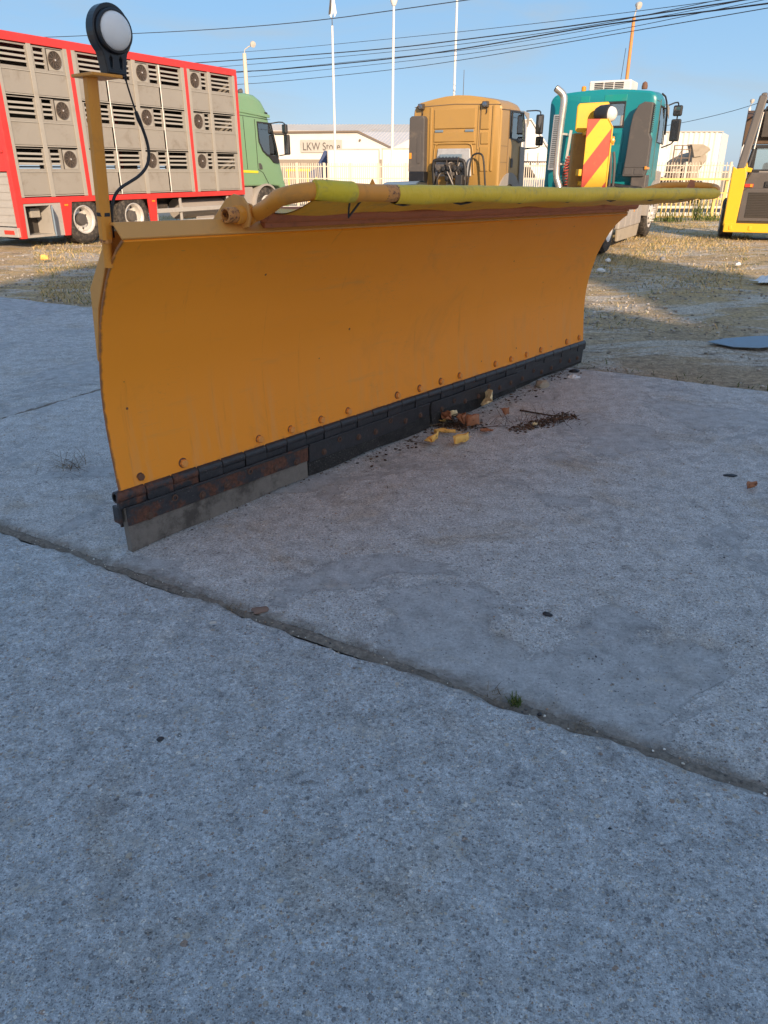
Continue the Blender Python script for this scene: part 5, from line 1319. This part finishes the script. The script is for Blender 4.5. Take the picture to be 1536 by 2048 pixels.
# ------------------------------------------------------------------ the store building
st = thing('store_building', 'white store hall with grey LKW Store sign and shallow sheet roof', 'store', (-6, 100, 0))
def bb(root, nm, m, *b, bevel=None): mb = MB(); mb.box(*b); return mb.build(nm, M[m], root, bevel=bevel)
mb = MB(); mb.prism([(-16,0),(6.9,0),(6.9,3.80),(2.85,5.52),(-16,5.35)], 0, .4, 'y'); mb.build('wall', M['wallw'], st)
mb = MB(); mb.prism([(-16,0),(6.8,0),(6.8,2.60),(-16,2.60)], -.06, -.003, 'y'); mb.build('plinth', M['plinth'], st)
mb = MB(); mb.prism([(-16,5.36),(2.87,5.53),(6.95,3.80),(6.95,3.95),(2.90,5.72),(-16,5.55)], -.30, .25, 'y'); mb.build('verge_trim', M['trim'], st)
for nm_, m_, ya, za, yb, zb_, sh_ in (('roof_slope', 'roofw', 6.0, 3.6, 22.0, 6.45, 2.6), ('ridge_roof', 'galv', 22.0, 6.43, 30.0, 7.85, 1.2)):
    mb = MB()
    for i in range(84):
        x0 = -17+i*.5
        mb.add([(x0,ya,za),(x0+.42,ya,za),(x0+.42+sh_,yb,zb_),(x0+sh_,yb,zb_),(x0+.46,ya,za+.07),(x0+.46+sh_,yb,zb_+.07),(x0+.5,ya,za),(x0+.5+sh_,yb,zb_)], [(0,1,2,3),(1,4,5,2),(4,6,7,5)])
    mb.build(nm_, M[m_], st)
mb = MB(); mb.prism([(6.0,0),(6.0,3.58),(22,6.40),(30,7.80),(30,0)], -17, 28, 'x'); mb.build('rear_hall_wall', M['wallw'], st)
bb(st, 'eaves_strip', 'galv', -16, 2.9, -.28, .6, 5.55, 5.70)
mb = MB(); mb.prism([(6.9,3.8),(11.5,5.9),(11.5,0),(6.9,0)], .5, .9, 'y'); mb.build('wing_wall', M['wallw'], st)
sg = bb(st, 'sign', 'guard', -4.05, .95, -.16, -.06, 3.35, 4.72)
fc = bpy.data.curves.new('sign_lettering', 'FONT'); fc.body = 'LKW Store'; fc.size = 1.22; fc.extrude = .02; fc.align_x = 'LEFT'
fo = bpy.data.objects.new('sign_lettering', fc); COL.objects.link(fo); bpy.context.view_layer.update()
me = bpy.data.meshes.new_from_object(fo.evaluated_get(bpy.context.evaluated_depsgraph_get())); bpy.data.objects.remove(fo)
me.materials.clear(); me.materials.append(M['grey_fair'])
lt = link('sign_lettering', me, sg); lt.location = (-3.82, -.19, 3.60); lt.rotation_euler = (R(90),0,0); lt.scale = (.80, 1, 1)
bb(st, 'lamp_bracket', 'trim', 3.02, 3.22, -.35, 0, 4.62, 4.80)

# ------------------------------------------------------------------ vehicles and halls beyond the road
def boxtrailer(label, x0, x1, y, z0, z1, dpt):
    t = thing('box_trailer', label, 'trailer', ((x0+x1)/2, y, 0), group=None); h = (x1-x0)/2
    bb(t, 'box_body', 'white', -h, h, 0, dpt, z0, z1, bevel=.03)
    bb(t, 'edge_trim', 'guard', -h-.01, h+.01, -.012, .05, z1-.05, z1+.02)
    for s in (-h, h-.06): bb(t, 'corner_post', 'guard', s, s+.06, -.015, .05, z0, z1-.05)
    for x in (-h*.6, h*.6):
        mb = MB(); mb.cyl((x,.1,.42),(x,.5,.42),.42,n=18); mb.build('wheel', M['tyre'], t, smooth=40)
    bb(t, 'underframe', 'black', -h, h, .3, dpt-.3, z0-.25, z0)
    return t
boxtrailer('wide white box trailer below the LKW Store sign', -3.02, -.24, 44, .55, 2.45, 2.4)
boxtrailer('narrower white box trailer beside the tan lorry, right of the grey gap', -.12, 1.75, 44.1, .55, 2.48, 2.4)
bt = thing('tarpaulin_lorry', 'dark blue tarpaulin lorry parked against the white box trailer', 'lorry', (-3.6, 45.5, 0))
mb = MB(); mb.prism([(-.55,.7),(.42,.7),(.42,2.42),(.30,2.40),(-.2,1.5),(-.55,1.35)], 0, 2.3, 'y'); mb.build('tarpaulin', M['blue'], bt, bevel=.04)
bb(bt, 'chassis', 'black', -.7, .42, .1, 2.2, .5, .7)
for y in (.2, 1.9): mb = MB(); mb.cyl((-.35,y,.45),(-.05,y,.45),.45,n=16); mb.build('wheel', M['tyre'], bt, smooth=40)
yb = thing('yard_machine', 'small yellow machine standing behind the cream fence', 'machine', (-3.95, 40, 0))
bb(yb, 'boom', 'yellow', -.85, .35, 0, .12, 1.38, 1.50, bevel=.02)
mb = MB(); mb.prism([(.30,.2),(.85,.2),(.75,.95),(.62,1.15),(.45,.95)], 0, .6, 'y'); mb.build('body', M['yellow'], yb, bevel=.03)
for x in (-.75, .2): bb(yb, 'leg', 'yellow', x, x+.06, 0, .1, 0, 1.38)
for x in (.40, .78): mb = MB(); mb.cyl((x,-.02,.16),(x,.62,.16),.16,n=14); mb.build('wheel', M['tyre'], yb, smooth=40)

def corrug(x0, x1, y, z0, z1, stp, dep, ztop=None):
    mb = MB(); n = int((x1-x0)/stp); vs = []; 
    for i in range(n*4+1):
        x = x0 + i*stp/4; yy = y - (dep if i % 4 in (1, 2) else 0)
        t = z1 if ztop is None else ztop(x)
        vs += [(x, yy, z0), (x, yy, t)]
    mb.add(vs, [(2*i, 2*i+2, 2*i+3, 2*i+1) for i in range(n*4)]); return mb
rh = thing('sheet_metal_hall', 'stained white corrugated hall with bright end wall behind the mixer', 'hall', (16, 48, 0))
corrug(-4.5, 3.45, 0, .0, 3.42, .30, .07).build('wall', M['corr'], rh, fix=False)
mb = MB(); mb.add([(3.45,0,0),(4.9,2.6,0),(4.9,2.6,3.36),(3.45,0,3.42)], [(0,1,2,3)]); mb.build('end_wall', M['white'], rh, fix=False)
bb(rh, 'inner_wall', 'white', -4.5, 3.44, .05, 6, 0, 3.40); bb(rh, 'eaves_trim', 'guard', -4.5, 3.48, -.10, .06, 3.42, 3.47)
mb = MB(); mb.prism([(1.35,.9),(1.55,.9),(1.5,1.25),(1.38,1.25)], -.25, -.12, 'y'); mb.build('wall_lamp', M['amber'], rh)
mh = thing('gable_hall', 'white gabled hall glimpsed between the tan and teal lorries', 'hall', (8.0, 50, 0))
mb = MB(); mb.prism([(-3.6,0),(1.9,0),(1.9,2.6),(.75,4.15),(-.6,4.0),(-3.6,2.6)], 0, 9, 'y'); mb.build('wall', M['white'], mh)
mb = MB(); mb.prism([(-3.7,2.6),(-.6,4.06),(.76,4.22),(2.0,2.6),(1.9,2.58),(.74,4.15),(-.6,4.0),(-3.6,2.55)], -.12, 9.1, 'y'); mb.build('roof', M['roofw'], mh)
for i in range(7): mb = MB(); mb.cyl((-2.4+i*.62,-.02,.1),(-2.4+i*.62,-.02,2.4),.03,n=6); mb.build('wall_rib', M['guard'], mh)
# white car
cr = thing('pickup_truck', 'white pickup with ladder rack parked between the tan and teal lorries', 'pickup', (7.1, 38, 0), (0,0,R(-62)))
mb = MB(); mb.prism([(-2.2,.35),(2.2,.35),(2.3,.75),(1.9,1.02),(1.1,1.10),(.55,1.62),(-.7,1.66),(-.85,1.12),(-2.2,1.10)], -.85, .85, 'y'); body = mb.build('body', M['carwhite'], cr, bevel=.07, seg=3)
mb = MB(); mb.prism([(1.02,1.14),(.55,1.56),(-.62,1.60),(-.72,1.14)], -.866, .866, 'y'); mb.build('side_window', M['blackgloss'], cr, bevel=.02)
mb = MB()
for y in (-.75, .75):
    mb.bar((-2.1,y,1.78),(.5,y,1.78),.05,.05)
    for x in (-2.1,-1.5,-.9): mb.bar((x,y,1.1),(x,y,1.78),.05,.05)
for x in (-2.1,-1.5,-.9,-.2): mb.bar((x,-.75,1.80),(x,.75,1.80),.04,.04)
mb.build('ladder_rack', M['grey_fair'], cr)
for x in (-1.4, 1.4):
    for y in (-.88, .66): mb = MB(); mb.cyl((x,y,.34),(x,y+.22,.34),.34,n=20); mb.build('wheel', M['tyre'], cr, smooth=40)
mb = MB(); mb.box(2.2,2.32,-.7,-.45,.70,.84); mb.box(2.2,2.32,.45,.7,.70,.84); mb.build('headlight', M['amber'], cr, bevel=.02)

# concrete mixer
mx = thing('concrete_mixer_lorry', 'dusty beige concrete mixer lorry with ladder frame behind the fence', 'mixer lorry', (14.0, 38.3, 0))
mb = MB(); mb.lathe([(.0,-1.6),(.45,-1.6),(.66,-.9),(.70,-.2),(.60,.4),(.32,1.25),(.28,1.3),(.0,1.28)], (.35,1.3,1.45), (.35,-.75,.42), 24); mb.build('drum', M['beige'], mx, smooth=35)
mb = MB(); mb.prism([(.10,2.52),(.62,2.52),(.98,2.36),(.90,2.26),(.62,2.02),(.30,1.98)], -.25, .35, 'y'); mb.build('hopper', M['beige'], mx, bevel=.02)
mb = MB(); mb.prism([(.25,2.0),(.60,2.05),(.70,1.0),(.55,.45),(.28,.45)], -.15, .25, 'y'); mb.build('chute_column', M['beige'], mx, bevel=.02)
mb = MB(); mb.bar((.60,-.1,1.95),(1.0,-.2,2.30),.10,.06); mb.bar((-.55,-.05,1.35),(.3,-.05,1.75),.22,.06); mb.build('chute', M['beige'], mx)
mb = MB()
for x in (-.62,-.25,.12): mb.bar((x,-.12,.8),(x,-.12,2.48),.05,.05)
for z in (1.2,1.6,1.95,2.3,2.47): mb.bar((-.64,-.12,z),(.14,-.12,z),.035,.035)
mb.bar((-.62,-.12,1.6),(-.25,-.12,2.3),.03,.03); mb.build('ladder_frame', M['trim'], mx)
bb(mx, 'chassis', 'oil', -1.2, 1.0, -.1, 3.0, .55, .80); bb(mx, 'side_tank', 'beige', -.55, .0, .0, .5, .85, 1.5, bevel=.05)
for i in range(6): bb(mx, 'machine_part', ('beige','oil','trim')[i%3], -1.0+i*.22, -.84+i*.22, -.15, .1, .95, 1.15+.11*i, bevel=.01)
for x in (-1.0, .5): mb = MB(); mb.cyl((x,-.05,.5),(x+.35,-.05,.5),.5,n=18); mb.build('wheel', M['tyre'], mx, smooth=40)
bb(mx, 'cab', 'white', -1.75, -.75, .2, 2.6, .8, 2.35, bevel=.06)

# ------------------------------------------------------------------ poles
def pole(nm, label, cat, x, y, h, r0, r1, m, lean=0.0, group=None):
    p = thing(nm, label, cat, (x, y, 0), (0, R(lean), 0), group)
    mb = MB(); mb.cyl((0,0,0),(0,0,h),r0,r1,n=12); mb.build('shaft', M[m], p, smooth=50)
    mb = MB(); mb.cyl((0,0,0),(0,0,.25),r0*1.9,r0*1.7,n=12); mb.build('base', M['guard'], p, smooth=50); return p
f1 = pole('flagpole', 'white flagpole in front of the store sign, rolled black and white flag on top', 'flagpole', -2.42, 41, 7.55, .065, .05, 'pole_white', .05)
mb = MB(); mb.cyl((0,0,7.55),(0,0,8.0),.02,.015,n=8); mb.build('tip_rod', M['grey_fair'], f1)
mb = MB(); mb.prism([(-.10,7.95),(-.02,8.20),(.02,8.6),(.12,8.62),(.17,8.35),(.22,8.05),(.12,7.88),(.06,8.15),(-.02,7.86)], -.02, .02, 'y'); fl = mb.build('flag', M['white'], f1)
mb = MB(); mb.prism([(-.16,7.98),(-.08,8.55),(.0,8.60),(-.02,8.2),(-.06,8.0)], -.05, -.025, 'y'); mb.build('flag_stripe', M['black'], fl)
f2 = pole('flagpole', 'white flagpole in the gap between store and tan lorry with white lamp head', 'flagpole', .39, 42, 8.5, .07, .055, 'pole_white', .5)
mb = MB(); mb.lathe([(.0,-.02),(.09,.0),(.17,.18),(.17,.42),(.1,.6),(.0,.62)], (0,0,8.5), (0,0,1), 16); mb.build('lamp_head', M['white'], f2, smooth=50)
pole('flagpole', 'tallest white flagpole rising behind the tan lorry cab', 'flagpole', 3.64, 44, 10.5, .065, .055, 'pole_white', -.2)
def lamppost(label, x, y, h, m, r, arm, group=None):
    p = pole('street_lamp', label, 'street lamp', x, y, h, r*1.15, r*.85, m)
    mb = MB(); mb.tube([(0,0,h-.02),(.04,0,h+.18),(arm*.5,-.02,h+.30),(arm,-.05,h+.38)], .028, 8); mb.build('arm', M['galv'], p, smooth=50)
    mb = MB(); mb.lathe([(.0,-.16),(.08,-.13),(.15,0),(.15,.08),(.0,.10)], (arm,-.06,h+.42), (.5,-.75,-.35), 14); mb.build('lamp_head', M['galv'], p, smooth=50)
    return p
lamppost('pale concrete lamp post rising behind the green cab', -7.40, 46, 7.05, 'fence_w', .12, .48)
lamppost('orange lamp post rising behind the teal lorry', 11.32, 40, 7.75, 'orange', .085, .12)
lamppost('small distant white lamp post beside the raised bucket', 25.95, 60, 5.45, 'pole_white', .10, .05)

# ------------------------------------------------------------------ overhead cables
W = [([(-24,59.2,9.60),(-22.14,58.0,9.43),(-6.33,48.81,8.64),(3.59,40.76,8.48),(12,34,8.42)], .020, 'single thick cable, the topmost, crossing above the first flagpole'),
 ([(-24,60.5,8.0),(-13.44,53.19,7.75),(-6.4,48.81,7.54),(.55,43.58,7.4),(3.96,40.45,7.27),(8.26,35.44,7.01),(11.41,29.8,6.62),(13.5,26,6.4)], .011, 'thin cable just below the thick topmost cable'),
 ([(-24,60.5,7.6),(-11.71,52.15,7.29),(-6.42,48.81,7.18),(.55,43.58,6.98),(3.98,40.45,6.96),(8.29,35.44,6.79),(11.74,28.96,6.47),(13.5,25.8,6.35)], .024, 'heavy cable in the upper middle of the bundle'),
 ([(-24,60.2,7.2),(-11.04,51.73,6.98),(-6.44,48.81,6.94),(.55,43.58,6.83),(3.99,40.45,6.78),(8.3,35.44,6.70),(10.77,31.26,6.69),(13.5,26.6,6.7)], .012, 'thin cable between the two heavy cables'),
 ([(-24,60,6.9),(-8.54,50.17,6.66),(-6.46,48.81,6.57),(.55,43.58,6.53),(4.0,40.45,6.60),(8.3,35.44,6.69),(9.48,33.66,6.62),(12.09,28.0,6.20),(13.5,25,6.05)], .026, 'heavy cable crossing the bundle near the orange lamp post'),
 ([(-24,60,6.4),(-8.56,50.17,6.34),(-6.48,48.81,6.33),(.55,43.58,6.37),(4.01,40.45,6.36),(8.34,35.44,6.38),(12.07,28.0,6.33),(13.5,25,6.3)], .011, 'thin cable second from the bottom of the bundle'),
 ([(-24,60,6.1),(-8.59,50.17,6.01),(-6.5,48.81,5.97),(.56,43.58,6.05),(4.02,40.45,6.16),(8.35,35.44,6.29),(12.12,28.0,6.09),(13.5,25,6.0)], .014, 'lowest cable of the bundle over the lorries'),
 ([(-26,62,6.75),(-8.5,50.2,6.58),(.55,43.6,6.60),(4.0,40.5,6.52),(8.3,35.5,6.58),(12.1,28.0,6.42),(13.6,25,6.4)], .010, 'faint cable twisted along the heavy crossing cable'),
 ([(6.0,44,2.2),(11.01,31.99,3.01),(11.78,30.42,3.19),(12.44,28.75,3.41),(14,25,4.2)], .009, 'faint low cable above the corrugated hall')]
for p, r, lb in W:
    mb = MB(); mb.tube(smoothpts(p, 3), r, 6); tag(mb.build('overhead_cable', M['wire'], smooth=60), lb, 'cable', 'overhead cables')
mb = MB(); mb.cyl((9.3,100,0),(9.3,100,12.0),.06,.03,n=6); tag(mb.build('mast', M['grey_fair']), 'very thin distant mast behind the tan lorry', 'mast')

# ------------------------------------------------------------------ leaves, twigs and litter on the ground
def leaf(label, x, y, L, wd, m, ang, curl=.3, tilt=(0,0), seed=0, cat='leaf', z=.004, stalk=True):
    r = random.Random(seed); n = 10; mb = MB()
    def P(u, v):
        t = u; s = (v-.5)*2
        wdt = wd*.5*(math.sin(math.pi*min(1,t*.985+.012))**.62)*(1+.09*math.sin(t*17+s*3+seed))*(1.45-.95*t)
        return ((t-.5)*L, s*wdt, abs(s)**1.6*curl*wd + -.0*L + .06*L*math.sin(t*2.6+seed)*curl + .0028*math.sin(t*11+s*5+seed))
    mb.grid(P, n, 6)
    o = mb.build('leaf', M[m], smooth=70, fix=False, loc=(x,y,z+.012), rot=(tilt[0], tilt[1], ang))
    so_ = o.modifiers.new('thickness', 'SOLIDIFY'); so_.thickness = .0012
    if stalk:
        mb = MB(); mb.tube([(L*.47,0,.004),(L*.62,.004,.010),(L*.80,.012,.006)], .0012, 5); mb.build('stalk', M[m], o)
    tag(o, label, cat, 'dry leaves on the concrete'); return o
leaf('large pale leaf leaning upright against the black rubber edge', .70, 4.86, .13, .12, 'leaf_p', 1.9, .25, (R(-58), 0), 1, z=.042)
leaf('golden leaf with a pointed top, nearest its dark stalk', .295, 4.07, .10, .095, 'leaf_y', 1.2, .35, (R(-38), 0), 2, z=.026)
leaf('narrow curled yellow leaf, right of the pointed one', .450, 4.09, .125, .05, 'leaf_y', .75, .9, (R(-10), 0), 3, z=.010)
leaf('small cream leaf on top of the brown debris', .435, 4.50, .07, .065, 'leaf_p', .5, .4, (R(-35), 0), 4, z=.038)
leaf('flat ochre leaf lying below the brown debris', .365, 4.27, .13, .05, 'leaf_y', -.25, .35, (0,0), 5)
leaf('brown crumpled leaf at the right end of the debris', .545, 4.36, .085, .07, 'leaf_b', .3, .9, (R(-15),0), 6, z=.018)
leaf('dark brown curled leaf beside the brown crumpled one', .500, 4.40, .07, .06, 'leaf_b', 1.4, 1.0, (R(-25),0), 7, z=.018)
leaf('lone rust brown leaf right of the large pale leaf', .790, 4.62, .06, .05, 'leaf_b', .9, .8, (R(-15),0), 8, z=.010)
leaf('pale brown leaf flat on concrete below the lone rust leaf', .62, 4.30, .08, .05, 'leaf_b', .1, .2, (0,0), 9)
leaf('tiny cream seed leaf among the dark crumbs', .935, 4.42, .028, .024, 'leaf_p', .1, .5, (0,0), 10, stalk=False)
leaf('orange brown leaf at the edge of the shaded slab', 1.83, 3.42, .06, .045, 'leaf_b', .4, .5, (0,0), 11)
leaf('bright yellow leaf on the straw behind the marker post', -5.9, 13.6, .13, .11, 'leaf_y', .3, .6, (R(-30),0), 12, z=.02)
leaf('straw coloured leaf caught at the foot of the rubber edge', .33, 4.47, .12, .03, 'leaf_y', .35, .4, (0,0), 13)
leaf('grey brown leaf standing in the debris', .40, 4.46, .08, .06, 'leaf_b', 2.2, .7, (R(-40),0), 14, z=.03)
def twig(label, pts, r, m='hay'):
    mb = MB(); p = smoothpts(pts, 2); mb.tube(p, [r*(1-.6*i/len(p)) for i in range(len(p))], 6); k = len(p)//2
    mb.tube([p[k], p[k]+Vector((.04,.03,.012))], r*.5, 5); tag(mb.build('twig', M[m], smooth=60), label, 'twig', 'twigs blown along the plough')
twig('long pale twig lying along the rubber edge', [(.02,4.17,.008),(.16,4.33,.012),(.33,4.42,.02),(.43,4.50,.012)], .0035)
twig('dark forked twig pointing away from the debris', [(.90,4.76,.006),(1.05,4.62,.016),(1.12,4.60,.012),(1.22,4.72,.01)], .006, 'crumbs')
twig('arched twig on top of the brown debris', [(.36,4.42,.01),(.44,4.50,.07),(.56,4.48,.06),(.60,4.52,.01)], .0035)
twig('thin twig stretched below the pointed golden leaf', [(.12,4.16,.005),(.22,4.10,.010),(.30,4.06,.006)], .002)
twig('short twig right of the golden curled leaf', [(.56,4.38,.006),(.68,4.40,.012),(.78,4.43,.006)], .003, 'crumbs')
def crumb_spot():
    k = rng.random()
    if k < .40: x, y = .44+rng.normal(0,.085), 4.47+rng.normal(0,.06)
    elif k < .80: t = rng.random(); x, y = .80+.42*t+rng.normal(0,.025), 4.36+.30*t+rng.normal(0,.035)
    else: t = rng.random(); x, y = -.1+1.6*t+rng.normal(0,.03), 3.95+2.0*t-.15+rng.normal(0,.05)
    return x, y, .003
stones('plant_debris', 1500, crumb_spot, .002, .013, M['crumbs'], flat=.35, power=2)
def under_spot():
    t = rng.random()**.5; q = abs(rng.normal(0,.028)); return -1.06+2.52*t+q*.78, 2.77+3.13*t-q*.62, .001
stones('edge_debris', 700, under_spot, .0012, .007, M['crumbs'], flat=.4)
pts = [(.44+rng.normal(0,.09), 4.47+rng.normal(0,.06), .004) for _ in range(120)] + [(1.0+rng.normal(0,.13), 4.52+rng.normal(0,.06), .003) for _ in range(140)]
blades('debris_stalks', pts, .02, .085, .004, M['crumbs'], 2.2)
# pebbles etc.
def rock(nm, label, cat, x, y, sx, sy, sz, m, ang=0, seed=0, group=None):
    bm = bmesh.new(); bmesh.ops.create_icosphere(bm, subdivisions=2, radius=1); r = random.Random(seed)
    for v in bm.verts: v.co *= 1 + .22*math.sin(v.co.x*3+seed)*math.sin(v.co.y*4+seed*2) + r.uniform(-.07,.07); v.co = Vector((v.co.x*sx, v.co.y*sy, max(v.co.z,-.6)*sz))
    me = bpy.data.meshes.new(nm); bm.to_mesh(me); bm.free(); me.materials.append(M[m]); me.shade_smooth(); me.set_sharp_from_angle(angle=R(35))
    return tag(link(nm, me, loc=(x, y, sz*.5), rot=(0,0,ang)), label, cat, group)
rock('flat_stone', 'flat reddish brown stone lying on the slab joint', 'stone', -.448, 2.30, .034, .024, .009, 'brownstone', .3, 1)
rock('pebble', 'black pebble on the near slab left of centre', 'pebble', -.624, 1.625, .011, .010, .008, 'darkstone', .3, 2)
rock('pebble', 'dark pebble in the middle of the far slab', 'pebble', .586, 2.273, .018, .011, .007, 'darkstone', -.4, 3)
rock('pebble', 'dark pebble beyond the joint at the picture edge', 'pebble', 1.804, 3.608, .035, .016, .007, 'darkstone', -.1, 4)
rock('pebble', 'small black pebble on the near slab, lower right', 'pebble', .545, 1.315, .007, .006, .005, 'darkstone', .2, 5)
rock('pebble', 'dark pebble beside the joint below the green weed', 'pebble', .455, 1.735, .008, .007, .005, 'darkstone', .2, 6)
rock('pebble', 'grey pebble on the near slab close to the brown stone', 'pebble', -.60, 2.215, .016, .011, .008, 'guard', .1, 7)
rock('dark_lump', 'dark lump of dirt at the far end of the blade', 'lump', 1.50, 5.80, .040, .025, .018, 'darkstone', .1, 8)
rock('dirt_lump', 'pale dirty lump against the far rubber edge', 'lump', 1.16, 5.36, .05, .04, .035, 'beige', .1, 9)
for i, (x, y) in enumerate(((3.9,13.6),(4.95,13.9),(3.4,12.2),(2.75,11.6),(5.9,13.0))):
    rock('field_stone', ('pale stone by the rear wheel of the teal lorry','pale stone in the gravel drift beyond the sunlit patch','grey stone lying just past the blade end','round pale stone close behind the sunlit patch','yellowish stone in the sunlit straw')[i], 'stone', x, y, .05+.02*(i%3), .045, .035, 'grey_lt' if i % 2 else 'white', i, 20+i)
def crumple(nm, label, cat, x, y, sx, sy, sz, m, seed, ang=0):
    r = random.Random(seed); ph = [r.uniform(0,6) for _ in range(6)]
    def P(u, v):
        a, b = u-.5, v-.5; e = max(0, 1-4*(a*a+b*b))
        return (a*sx*(1+.15*math.sin(v*7+ph[0])), b*sy*(1+.2*math.sin(u*8+ph[1])), sz*(.15+e*(.6+.4*math.sin(u*13+ph[2])*math.sin(v*11+ph[3]))))
    mb = MB(); mb.grid(P, 16, 16); o = mb.build(nm, M[m], fix=False, loc=(x,y,.0), rot=(0,0,ang)); q = o.modifiers.new('thickness','SOLIDIFY'); q.thickness = .002
    return tag(o, label, cat)
crumple('plastic_bag', 'crumpled white plastic bag on the dirt near the loader', 'plastic bag', 5.46, 10.95, .40, .34, .13, 'paper', 3)
crumple('paper_scrap', 'scrap of white paper at the far end of the blade', 'paper scrap', 1.455, 5.63, .10, .07, .025, 'paper', 5)
mb = MB()
out = [(-.02,.0),(.12,-.20),(.32,-.26),(.44,-.235),(.50,-.15),(.56,-.22),(.9,-.2),(1.3,-.15),(1.3,.15),(.5,.16),(.18,.10)]
mb.prism(out, .012, .018, 'z'); tag(mb.build('plastic_sheet', M['sheetblue'], loc=(2.97,6.82,.012), rot=(R(2),R(-1),R(2))), 'flat blue grey sheet lying on the dirt right of the plough', 'sheet')
# dry stalk clump left of the plough, weeds
def tuft(nm, label, x, y, n, hmin, hmax, wdt, m, spread, lean, seed, flatten=1.0):
    r = np.random.default_rng(seed); V = []; F = []; k = 0
    for i in range(n):
        px, py = r.normal(0, spread, 2); h = hmin+(hmax-hmin)*r.random(); b = r.random()*6.28; a = r.random()*6.28
        wx, wy = math.cos(a)*wdt/2, math.sin(a)*wdt/2; l = h*lean*(.4+.8*r.random())
        lx, ly = math.cos(b)*l, math.sin(b)*l; hz = h*flatten
        V += [(px-wx,py-wy,.002),(px+wx,py+wy,.002),(px+lx*.5+wx*.8,py+ly*.5+wy*.8,hz*.65),(px+lx*.5-wx*.8,py+ly*.5-wy*.8,hz*.65),(px+lx,py+ly,hz*.8)]
        F += [(k,k+1,k+2,k+3),(k+3,k+2,k+4)]; k += 5
    me = bpy.data.meshes.new(nm); me.from_pydata(V, [], F); me.materials.append(M[m]); o = link(nm, me, loc=(x,y,0)); return tag(o, label, 'plant')
tuft('dry_stalk_clump', 'clump of dry grey brown stalks left of the plough', -1.67, 3.72, 75, .06, .30, .0030, 'hay', .055, 1.1, 1, .22)
tuft('weed', 'small green weed growing from the slab joint', .392, 1.785, 70, .012, .034, .004, 'greenblade', .010, .8, 2)
tuft('weed', 'leafy green weed at the fence foot beside the front wheel', 8.75, 24.6, 130, .10, .55, .02, 'greenblade', .22, .5, 3)
tuft('weed', 'tall thin green weed in front of the low yellow fence', 9.75, 24.9, 70, .2, .95, .016, 'greenblade', .13, .35, 4)
tuft('weed', 'low green weed at the post of the low yellow fence', 10.3, 25.0, 90, .1, .35, .02, 'greenblade', .2, .6, 5)
for i, (e, lb) in enumerate(((-.35,'tiny dry tuft in the joint beside the brown stone'),(.28,'tiny dry tuft in the joint left of the green weed'),(-.62,'dark plant scrap in the joint behind the brown stone'),(-1.62,'dry plant scraps in the joint left of the blade corner'))):
    p = EF(e, 1.735); tuft('joint_tuft', lb, p.x, p.y, 46, .006, .03, .0022, 'hay', .022, 1.6, 10+i, .6)

# ------------------------------------------------------------------ unseen casters added behind the viewpoint, shaped for the yard shade and bounce
wk = thing('wall_caster', 'tall unseen shadow caster added behind the viewpoint, shaped to the yard shade', 'building', (0, -22, 0))
mb = MB(); mb.prism([(.5,0),(8.5,0),(8.5,8.9),(11.65,10.3),(11.70,11.34),(11.22,11.90),(10.2,13.1),(9.0,14.2),(6.3,14.25),(5.1,13.34),(4.0,12.48),(.5,10.1)], -1.2, 0, 'y'); mb.build('wall', M['concrete_bld'], wk)  # added outline; raised underside lets sunlit ground bounce onto the plough
for z in (3.0, 7.0):
    for x in (1.6, 4.6): mb = MB(); mb.box(x, x+1.4, 0.005, .05, z, z+1.5); wf = mb.build('window', M['guard'], wk); mb = MB(); mb.box(x+.08, x+1.32, .05, .056, z+.08, z+1.42); mb.build('pane', M['blackgloss'], wf)
mb = MB(); mb.box(3.0, 4.4, .005, .05, 0, 2.4); mb.build('door', M['sheetblue'], wk)
sh = thing('raised_caster', 'unseen added tank on steel legs beside the hopper house, behind the viewpoint', 'caster', (0, -22.0, 0))
mb = MB(); mb.prism([(11.90,11.50),(11.75,10.3),(15.2,12.1),(15.2,14.5),(13.15,14.5),(12.50,12.35)], -.9, -.02, 'y'); mb.build('caster', M['concrete_bld'], sh)  # added shadow block; its gap to the wall leaves the sunlit patch
for x in (12.0, 15.0):
    for y in (-.75, -.2): mb = MB(); mb.cyl((x,y,0),(x,y,10.5+(x-12)*.5),.12,n=10); mb.build('leg', M['galv'], sh)
